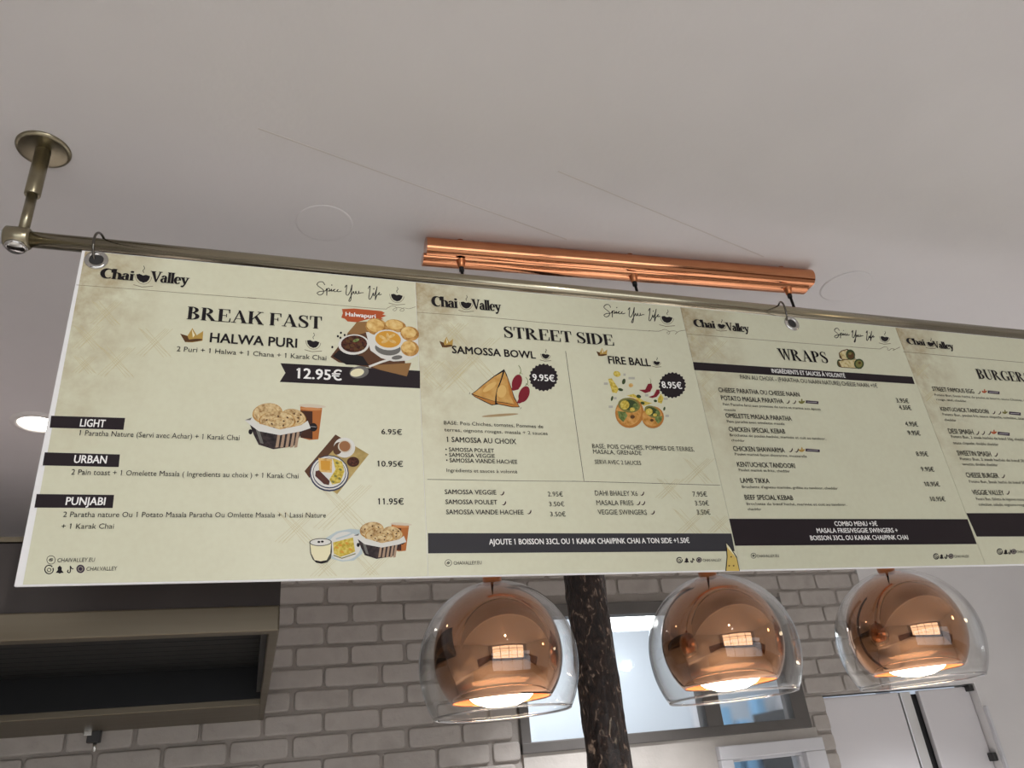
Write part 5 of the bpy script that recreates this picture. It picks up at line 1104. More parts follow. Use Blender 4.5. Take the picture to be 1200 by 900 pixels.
('L','cross_hatching#7',[(556.5,486.5),(583.6,519.3)],0.66,'hatch',0.3),
('L','cross_hatching#7',[(553.9,519.8),(593.9,489.2)],0.65,'hatch',0.3),
('L','cross_hatching#7',[(560.3,487.5),(590.3,518.3)],0.67,'hatch',0.3),
('L','cross_hatching#7',[(557.5,518.0),(593.2,493.7)],0.65,'hatch',0.3),
('L','cross_hatching#7',[(568.1,485.6),(593.0,520.1)],0.67,'hatch',0.3),
('P','price_seal#1',[(563.4,201.1),(565.3,205.4),(560.3,209.2),(560.7,214.2),(555.1,216.8),(553.9,222.1),(548.2,223.2),(545.5,228.4),(540.2,228.0),(536.2,232.5),(531.6,230.7),(526.7,234.3),(523.3,231.2),(517.9,233.6),(515.8,229.4),(510.3,230.4),(509.8,225.5),(504.6,225.0),(505.6,219.8),(501.1,217.8),(503.7,212.7),(500.3,209.5),(504.2,204.8),(502.2,200.5),(507.0,196.7),(506.6,191.7),(512.1,189.1),(513.2,183.7),(518.9,182.5),(521.6,177.3),(526.9,177.6),(531.0,172.9),(535.6,174.7),(540.6,170.9),(544.1,174.1),(549.7,171.6),(551.8,175.9),(557.5,174.8),(558.0,179.9),(563.3,180.3),(562.1,185.8),(566.7,187.7),(564.0,193.0),(567.4,196.3)],'tag',2),
('T','price_seal#1','8.95€',508.0,210.8,47.2,15.0,'b','white'),
('P','fire_ball_picture',[(377.6,206.3),(386.5,205.7),(385.6,211.0),(376.7,211.6)],'greyl',1),
('P','fire_ball_picture',[(435.3,189.9),(449.7,189.0),(448.7,194.4),(434.3,195.3)],'greyl',1),
('P','fire_ball_picture',[(379.8,258.2),(388.6,257.8),(387.7,262.9),(378.9,263.3)],'greyl',1),
('P','fire_ball_picture',[(503.1,272.6),(510.9,272.2),(509.8,277.4),(502.0,277.8)],'greyl',1),
('P','fire_ball_picture',[(425.1,182.3),(430.3,181.9),(429.3,187.3),(424.1,187.7)],'greyl',1),
('P','fire_ball_picture',[(507.5,233.4),(516.8,232.9),(515.7,238.2),(506.4,238.7)],'greyl',1),
('P','fire_ball_picture',[(393.8,238.3),(400.2,238.0),(399.3,243.2),(392.9,243.5)],'greyl',1),
('P','fire_ball_picture',[(465.3,227.7),(473.2,227.2),(472.1,232.5),(464.3,233.0)],'greyl',1),
('E','fire_ball_picture',[410.2,184.3,7.4,2.5,-3.3,6.5],'omelette',2),
('P','fire_ball_picture',[(388.2,197.4),(396.5,195.2),(408.3,219.0),(401.7,229.2),(392.5,228.1),(390.5,212.0)],'omelette',2),
('E','fire_ball_picture',[437.2,209.0,5.2,-0.3,-0.9,4.7],'bread',2),
('P','fire_ball_picture',[(502.4,224.8),(506.9,234.4),(499.2,248.0),(491.6,245.1),(492.7,236.9)],'omelette',2),
('E','fire_ball_picture',[422.6,201.1,3.6,0.8,-2.8,6.6],'leafd',3),
('E','fire_ball_picture',[412.1,220.4,5.3,1.2,-1.4,3.2],'leafd',3),
('E','fire_ball_picture',[450.2,233.8,5.1,1.1,-1.7,3.9],'leafd',3),
('E','fire_ball_picture',[389.5,241.8,2.3,0.5,-2.4,5.7],'leafd',3),
('E','fire_ball_picture',[486.4,242.1,3.6,0.8,-1.4,2.9],'leafd',3),
('E','fire_ball_picture',[503.3,259.1,2.1,0.5,-2.1,4.5],'leafd',3),
('E','fire_ball_picture',[456.0,248.7,4.5,1.0,-1.5,3.2],'leafd',3),
('P','fire_ball_picture',[(453.2,218.6),(468.1,217.0),(477.3,203.2),(485.8,202.0),(485.6,211.0),(478.6,221.3),(466.4,225.3)],'chili',3),
('P','fire_ball_picture',[(472.2,233.8),(485.1,229.1),(494.5,215.4),(501.2,215.0),(500.1,223.3),(490.9,232.7),(480.5,236.0)],'chili',3),
('L','fire_ball_picture',[(482.8,202.2),(485.7,194.3),(483.9,190.0)],1.03,'leaf',3),
('E','fire_ball_picture',[480.9,226.1,2.5,1.5,-4.0,5.3],'plate',2),
('P','fire_ball_picture',[(423.1,233.4),(440.0,228.5),(459.6,243.6),(478.2,247.5),(457.3,255.1),(441.4,238.2)],'omelette',2),
('E','fire_ball_picture',[423.0,271.8,32.0,-1.6,-6.3,34.1],'samosad',4),
('E','fire_ball_picture',[421.5,270.0,28.1,-1.4,-5.7,30.7],'puri',5),
('E','fire_ball_picture',[424.8,255.2,23.8,3.1,-5.9,16.5],'olive',6),
('E','fire_ball_picture',[425.6,254.5,18.3,2.4,-4.2,11.7],'leafd',7),
('E','fire_ball_picture',[415.1,255.1,10.2,-0.5,-1.9,10.4],'omelette',8),
('E','fire_ball_picture',[430.1,264.6,5.8,-0.3,-0.8,4.5],'omelette',8),
('E','fire_ball_picture',[438.4,257.3,6.4,-0.3,-1.3,7.0],'leaf',7),
('P','fire_ball_picture',[(396.8,269.7),(413.8,270.6),(417.0,278.9),(405.0,293.7),(397.2,285.0)],'leaf',8),
('E','fire_ball_picture',[427.6,281.1,5.1,-0.2,-0.8,4.1],'brown',8),
('E','fire_ball_picture',[473.2,279.8,20.7,9.5,-15.1,22.9],'samosad',10),
('E','fire_ball_picture',[471.7,278.0,18.2,8.3,-13.6,20.7],'puri',11),
('E','fire_ball_picture',[474.4,267.8,15.1,9.0,-8.2,10.7],'olive',12),
('E','fire_ball_picture',[475.1,267.3,11.6,6.9,-5.8,7.6],'leafd',13),
('E','fire_ball_picture',[466.9,267.7,8.1,-0.4,-1.5,7.5],'omelette',14),
('E','fire_ball_picture',[478.8,274.6,4.6,-0.2,-0.7,3.3],'omelette',14),
('E','fire_ball_picture',[485.4,269.3,5.1,-0.3,-1.0,5.0],'leaf',13),
('P','fire_ball_picture',[(495.3,276.3),(481.0,278.2),(476.0,284.6),(481.4,294.7),(490.3,287.7)],'leaf',14),
('E','fire_ball_picture',[469.3,286.9,4.0,-0.2,-0.6,3.0],'brown',14),
('T','description#3','BASE: POIS CHICHES, POMMES DE TERRES,',330.0,352.1,221.5,9.1,'n','ink'),
('T','description#4','MASALA, GRENADE',329.9,363.5,102.1,8.7,'n','ink'),
('T','description#5','SERVI AVEC 2 SAUCES',330.1,384.4,97.2,8.5,'n','ink'),
]
PRINT_2 = [
('T','logo','Chai',23.9,51.4,54.9,19.6,'l','ink'),
('P','logo',[(86.2,39.0),(91.5,37.6),(96.0,39.6),(100.4,38.2),(106.1,39.7),(103.2,44.7),(98.7,48.9),(93.2,50.7),(88.1,48.7),(85.8,44.4)],'ink',2),
('L','logo',[(83.8,38.8),(84.0,46.0),(87.1,51.3),(92.7,52.8),(99.2,50.9),(105.8,44.9),(107.9,40.5)],1.17,'taupe',1),
('L','logo',[(78.1,55.1),(89.6,57.2),(106.4,54.4)],1.63,'taupe',1),
('L','logo',[(98.2,35.3),(97.5,32.2),(100.8,28.7),(100.5,24.6)],1.3,'ink',1),
('T','logo','Valley',106.3,54.3,58.5,21.4,'l','ink'),
('L','header_line',[(1.7,72.2),(135.2,71.8),(284.1,71.4),(441.8,70.1)],1.13,'taupe',1),
('L','header_line',[(437.7,70.5),(515.7,69.8),(526.9,67.6),(539.4,62.2),(548.2,63.4),(545.3,70.7),(550.8,70.6),(559.1,65.6),(567.4,66.0),(561.4,70.5),(587.1,59.1)],1.27,'taupe',1),
('L','slogan',[(420.2,27.1),(418.8,21.1),(411.7,21.8),(406.2,27.9),(410.1,33.2),(414.1,38.2),(410.6,45.0),(403.6,48.7),(400.3,45.2),(407.4,40.9),(417.3,39.0),(421.4,33.6),(416.3,48.5),(421.0,36.6),(425.1,32.9),(426.2,36.5),(421.9,38.9),(426.8,38.0),(430.1,33.5),(428.2,38.9),(432.0,36.4),(436.5,33.4),(432.0,37.9),(435.8,38.7),(440.6,34.8),(442.3,33.3),(439.0,36.3),(440.5,38.4),(447.1,36.2)],2.06,'ink',1),
('L','slogan',[(455.6,28.6),(461.3,22.5),(455.3,36.1),(453.1,42.1),(456.1,43.5),(464.6,32.9),(471.3,20.8),(463.6,38.9),(457.0,53.9),(453.0,55.5),(462.0,43.4),(469.3,34.4),(468.1,39.5),(470.6,38.8),(473.8,33.4),(473.0,38.8),(476.7,38.2),(479.3,32.7),(477.9,38.1),(482.1,36.3),(487.1,35.6)],2.08,'ink',1),
('L','slogan',[(498.7,26.4),(504.8,19.6),(497.8,35.4),(492.7,46.0),(494.3,48.1),(500.3,41.4),(505.5,33.8),(503.8,39.9),(506.1,38.3),(514.3,26.1),(517.7,20.0),(509.7,35.3),(503.4,48.9),(509.2,39.8),(514.4,35.2),(518.2,31.5),(514.1,37.6),(520.4,35.1)],2.11,'ink',1),
('E','slogan',[433.2,25.6,1.3,-0.1,-0.4,1.2],'ink',1),
('E','slogan',[509.5,25.6,1.4,-0.1,-0.5,1.2],'ink',1),
('P','slogan',[(538.7,33.4),(545.6,31.8),(551.0,34.2),(556.8,32.5),(563.7,34.2),(559.4,40.1),(553.2,45.0),(546.1,47.1),(539.9,44.8),(537.5,39.8)],'ink',2),
('L','slogan',[(535.7,33.2),(535.0,41.7),(538.2,47.8),(545.1,49.5),(553.5,47.3),(562.6,40.3),(565.9,35.2)],1.32,'taupe',1),
('L','slogan',[(526.5,52.2),(540.6,54.7),(562.1,51.3)],1.83,'taupe',1),
('L','slogan',[(554.2,29.1),(553.8,25.5),(558.5,21.5),(558.5,16.6)],1.47,'ink',1),
('T','heading','WRAPS',226.3,120.9,132.6,29.7,'s','ink'),
('P','header_banner',[(0.0,142.7),(590.1,140.8),(589.6,160.5),(-1.2,162.7)],'tag',1),
('T','header_banner','INGRÉDIENTS ET SAUCES À VOLONTÉ',194.7,156.7,197.6,10.4,'b','white'),
('T','bread_choice','PAIN AU CHOIX - (PARATHA OU NAAN NATURE) CHEESE NAAN +1€',108.8,177.7,366.2,10.6,'n','ink'),
('T','dish_name','CHEESE PARATHA OU CHEESE NAAN',46.0,213.0,204.3,10.9,'m','ink'),
('T','dish_name#1','POTATO MASALA PARATHA',47.7,232.3,154.7,11.1,'m','ink'),
('P','spice_mark',[(208.7,230.1),(212.7,230.1),(216.2,227.7),(218.7,223.7),(220.6,222.6),(220.0,226.0),(217.4,229.6),(213.1,232.0)],'ember',2),
('P','spice_mark#1',[(225.0,229.8),(229.1,229.8),(232.7,227.4),(235.2,223.4),(237.1,222.3),(236.5,225.7),(233.9,229.3),(229.5,231.7)],'ember',2),
('E','spice_mark#2',[246.8,226.7,3.4,2.6,-2.2,2.2],'olive',2),
('E','spice_mark#2',[254.3,226.3,6.0,-3.6,0.9,2.0],'olive',2),
('E','spice_mark#2',[252.4,222.9,2.2,-0.1,-1.8,5.7],'olive',2),
('P','spice_mark#3',[(263.4,220.9),(296.6,221.6),(294.2,228.8),(261.1,228.0)],'plum',2),
('L','spice_mark#3',[(266.0,225.0),(291.5,224.6)],1.34,'greyw',3),
('T','description','Pain Paratha farci aux pommes de terre et mariné aux épices',48.3,244.3,246.2,5.9,'n','ink'),
('T','description#1','masala',47.8,256.8,28.3,5.0,'n','ink'),
('T','dish_name#2','OMELETTE MASALA PARATHA',48.0,273.3,163.4,10.8,'m','ink'),
('T','description#2','Pain paratha avec omelette masala',48.1,284.3,141.2,6.0,'n','ink'),
('T','dish_name#3','CHICKEN SPECIAL KEBAB',47.4,304.6,137.6,10.6,'m','ink'),
('T','description#3','Brochette de poulet hachée, marinée et cuit au tandoor,',47.1,315.6,237.8,5.9,'n','ink'),
('T','description#4','cheddar',47.5,327.0,31.7,5.3,'n','ink'),
('T','dish_name#4','CHICKEN SHAWARMA',46.8,348.3,124.1,10.6,'m','ink'),
('P','spice_mark#4',[(180.5,345.0),(184.7,345.1),(188.4,342.5),(191.1,338.2),(193.0,337.0),(192.4,340.8),(189.6,344.6),(185.1,347.2)],'ember',2),
('P','spice_mark#5',[(195.0,345.2),(199.3,345.4),(203.0,342.8),(205.7,338.4),(207.7,337.3),(207.0,341.1),(204.2,344.9),(199.7,347.5)],'ember',2),
('E','spice_mark#6',[210.6,342.4,3.1,2.4,-2.0,1.9],'gold',2),
('E','spice_mark#6',[217.4,342.1,5.4,-3.0,0.8,1.8],'gold',2),
('E','spice_mark#6',[215.7,339.1,2.0,-0.1,-1.6,5.0],'gold',2),
('P','spice_mark#7',[(225.3,337.3),(261.2,338.4),(259.1,344.7),(223.3,343.6)],'plum',2),
('L','spice_mark#7',[(228.4,341.0),(256.0,341.0)],1.25,'greyw',3),
('T','description#5','Poulet mariné façon shawarma, mozzarella',47.8,358.0,174.3,5.7,'n','ink'),
('T','dish_name#5','KENTUCHICK TANDOORI',47.3,382.8,138.5,10.4,'m','ink'),
('T','description#6','Poulet mariné et frite, cheddar',47.8,392.5,121.6,5.6,'n','ink'),
('T','dish_name#6','LAMB TIKKA',45.7,417.2,67.7,10.1,'m','ink'),
('T','description#7',"Brochette d'agneau marinée, grillée au tandoor, cheddar",45.9,428.5,230.4,5.5,'n','ink'),
('T','dish_name#7','BEEF SPECIAL KEBAB',46.0,452.7,113.1,10.0,'m','ink'),
('T','description#8','Brochette de bœuf haché, marinée et cuit au tandoor,',46.4,463.9,239.8,5.4,'n','ink'),
('T','description#9','cheddar',46.2,474.7,31.7,4.9,'n','ink'),
('L','social_icon',[(40.1,564.8),(38.9,567.0),(36.9,568.7),(34.4,569.6),(31.9,569.6),(30.0,568.6),(28.9,566.9),(29.0,564.7),(30.1,562.6),(32.1,560.9),(34.6,560.0),(37.1,560.0),(39.1,560.9),(40.1,562.7),(40.1,564.8)],1.04,'ink',1),
('L','social_icon',[(35.8,565.3),(34.9,566.2),(33.5,566.5),(32.2,566.1),(31.9,565.3),(32.7,564.4),(34.2,564.0),(35.4,564.4),(35.8,565.3)],1.04,'ink',1),
('L','social_icon',[(37.1,564.3),(36.3,565.2),(34.9,565.5),(33.6,565.2),(33.3,564.3),(34.1,563.4),(35.5,563.1),(36.8,563.4),(37.1,564.3)],1.04,'ink',1),
('T','social_icon','CHAIVALLEY.EU',40.7,568.6,49.8,5.3,'n','ink'),
('T','price','3.95€',515.4,213.4,35.8,11.3,'m','ink'),
('T','price#1','4.55€',516.5,231.1,34.1,11.2,'m','ink'),
('T','price#2','4.95€',516.9,272.8,35.5,11.0,'m','ink'),
('E','wrap_picture',[389.0,118.3,7.6,-1.8,-1.7,10.4],'leafd',2),
('P','wrap_picture',[(385.8,113.7),(404.8,106.8),(438.1,103.0),(455.4,105.3),(455.8,118.6),(446.7,129.1),(412.7,129.5),(388.9,129.9),(384.4,122.4)],'brown',3),
('P','wrap_picture',[(389.1,113.4),(408.4,108.1),(443.6,104.4),(439.3,127.4),(413.2,128.0),(391.4,128.2)],'wrap',4),
('E','wrap_picture',[444.6,116.1,14.5,-1.2,-5.1,14.0],'leafd',5),
('E','wrap_picture',[444.6,116.1,9.9,-0.8,-3.5,9.7],'olive',6),
('E','wrap_picture',[447.1,113.6,4.1,-0.3,-1.3,3.5],'brown',7),
('P','wrap_picture',[(396.7,90.1),(407.3,82.7),(425.2,77.3),(438.4,81.9),(439.8,101.7),(420.9,106.3),(400.1,109.1),(394.3,102.8)],'brown',5),
('P','wrap_picture',[(398.4,91.1),(408.6,84.5),(424.2,80.1),(417.5,104.7),(401.5,107.1)],'wrap',6),
('E','wrap_picture',[428.9,92.7,14.0,-5.4,0.4,13.5],'leafd',7),
('E','wrap_picture',[429.2,94.2,9.6,-3.7,0.3,9.3],'brown',8),
('E','wrap_picture',[428.8,89.7,4.6,-0.4,-1.3,3.5],'olive',9),
('T','price#3','9.95€',515.2,295.1,34.7,11.0,'m','ink'),
('T','price#4','8.95€',517.1,346.1,33.0,10.7,'m','ink'),
('T','price#5','9.95€',515.1,382.6,36.1,10.4,'m','ink'),
('T','price#6','10.95€',510.0,417.5,41.3,10.2,'m','ink'),
('T','price#7','10.95€',510.5,451.7,40.9,10.0,'m','ink'),
('P','banner',[(-0.4,491.8),(594.0,491.7),(593.6,546.8),(-0.9,545.2)],'tag',1),
('T','banner','COMBO MENU +3€',241.5,506.7,106.7,9.5,'b','white'),
('T','banner','MASALA FRIES/VEGGIE SWINGERS +',194.0,520.9,201.2,9.4,'b','white'),
('T','banner','BOISSON 33CL OU KARAK CHAI/PINK CHAI',173.8,535.9,241.8,9.4,'b','white'),
('L','social_icon#1',[(479.7,569.9),(479.2,572.3),(477.3,574.7),(474.4,576.4),(471.2,577.3),(468.3,577.0),(466.3,575.6),(465.7,573.5),(466.5,571.1),(468.6,568.8),(471.5,567.2),(474.7,566.6),(477.5,567.1),(479.3,568.6)],2.28,'ink',1),
('L','social_icon#1',[(470.4,571.3),(472.5,570.4),(474.7,570.6),(475.6,571.8),(474.7,573.4),(472.6,574.5),(470.4,574.4),(469.3,573.3),(470.0,571.7)],1.58,'ink',1),
('P','social_icon#1',[(478.7,576.4),(483.5,573.0),(484.6,569.7),(489.0,567.3),(491.3,569.8),(489.5,573.0),(491.3,576.6),(486.9,576.8),(484.4,577.8),(482.9,576.7)],'ink',1),
('L','social_icon#1',[(502.1,567.7),(499.1,574.7),(496.2,576.6),(494.2,575.0),(496.9,572.8)],2.3,'ink',1),
('L','social_icon#1',[(501.9,568.2),(502.7,571.0),(505.4,571.8)],2.3,'ink',1),
('E','social_icon#1',[512.0,571.9,6.7,0.1,-2.4,5.4],'plum',1),
('L','social_icon#1',[(515.7,571.9),(514.2,573.7),(511.9,574.8),(509.6,574.7),(508.2,573.6),(508.3,571.9),(509.8,570.1),(512.1,569.1),(514.4,569.1),(515.8,570.2),(515.7,571.9)],0.7,'parch',2),
('T','social_icon#1','CHAI.VALLEY',519.6,575.5,40.0,5.4,'n','ink'),
('L','cross_hatching',[(8.6,189.4),(35.0,168.0)],0.81,'hatch',0.3),
('L','cross_hatching',[(8.5,225.6),(14.0,234.0)],0.79,'hatch',0.3),
('L','cross_hatching',[(9.1,193.7),(38.3,168.8)],0.81,'hatch',0.3),
('L','cross_hatching',[(8.1,213.8),(21.9,231.6)],0.8,'hatch',0.3),
('L','cross_hatching',[(8.8,199.3),(41.6,169.5)],0.8,'hatch',0.3),
('L','cross_hatching',[(8.5,206.2),(29.8,229.2)],0.8,'hatch',0.3),
('L','cross_hatching',[(8.4,201.9),(51.2,167.0)],0.8,'hatch',0.3),
('L','cross_hatching',[(8.4,199.1),(31.0,232.4)],0.8,'hatch',0.3),
('L','cross_hatching#1',[(8.3,77.2),(29.2,59.3)],0.86,'hatch',0.3),
('L','cross_hatching#1',[(8.3,95.9),(14.9,106.3)],0.85,'hatch',0.3),
('L','cross_hatching#1',[(8.9,81.7),(33.4,59.6)],0.86,'hatch',0.3),
('L','cross_hatching#1',[(8.4,86.4),(22.2,104.2)],0.85,'hatch',0.3),
('L','cross_hatching#1',[(8.2,87.9),(37.6,59.8)],0.85,'hatch',0.3),
('L','cross_hatching#1',[(8.4,79.3),(29.5,102.2)],0.86,'hatch',0.3),
('L','cross_hatching#1',[(8.3,90.3),(46.1,57.8)],0.85,'hatch',0.3),
('L','cross_hatching#1',[(8.3,68.6),(32.2,104.4)],0.86,'hatch',0.3),
('L','cross_hatching#2',[(8.4,225.0),(27.6,209.7)],0.79,'hatch',0.3),
('L','cross_hatching#2',[(8.3,255.1),(11.5,260.0)],0.78,'hatch',0.3),
('L','cross_hatching#2',[(8.9,229.1),(31.4,210.2)],0.79,'hatch',0.3),
('L','cross_hatching#2',[(8.1,244.4),(18.8,258.1)],0.78,'hatch',0.3),
('L','cross_hatching#2',[(8.9,234.1),(35.2,210.7)],0.79,'hatch',0.3),
('L','cross_hatching#2',[(8.4,237.1),(26.1,256.2)],0.79,'hatch',0.3),
('L','cross_hatching#2',[(8.7,236.8),(43.7,208.8)],0.79,'hatch',0.3),
('L','cross_hatching#2',[(8.0,229.0),(28.2,258.7)],0.79,'hatch',0.3),
('L','cross_hatching#3',[(26.4,130.1),(83.2,83.1)],0.84,'hatch',0.3),
('L','cross_hatching#3',[(40.2,86.3),(67.9,130.0)],0.86,'hatch',0.3),
('L','cross_hatching#3',[(33.0,130.9),(87.4,83.4)],0.84,'hatch',0.3),
('L','cross_hatching#3',[(44.2,87.3),(75.4,128.0)],0.86,'hatch',0.3),
('L','cross_hatching#3',[(39.7,131.6),(91.6,83.7)],0.84,'hatch',0.3),
('L','cross_hatching#3',[(48.2,88.3),(82.8,126.0)],0.86,'hatch',0.3),
('L','cross_hatching#3',[(43.5,129.0),(100.2,81.7)],0.84,'hatch',0.3),
('L','cross_hatching#3',[(57.0,85.0),(85.5,128.2)],0.87,'hatch',0.3),
]
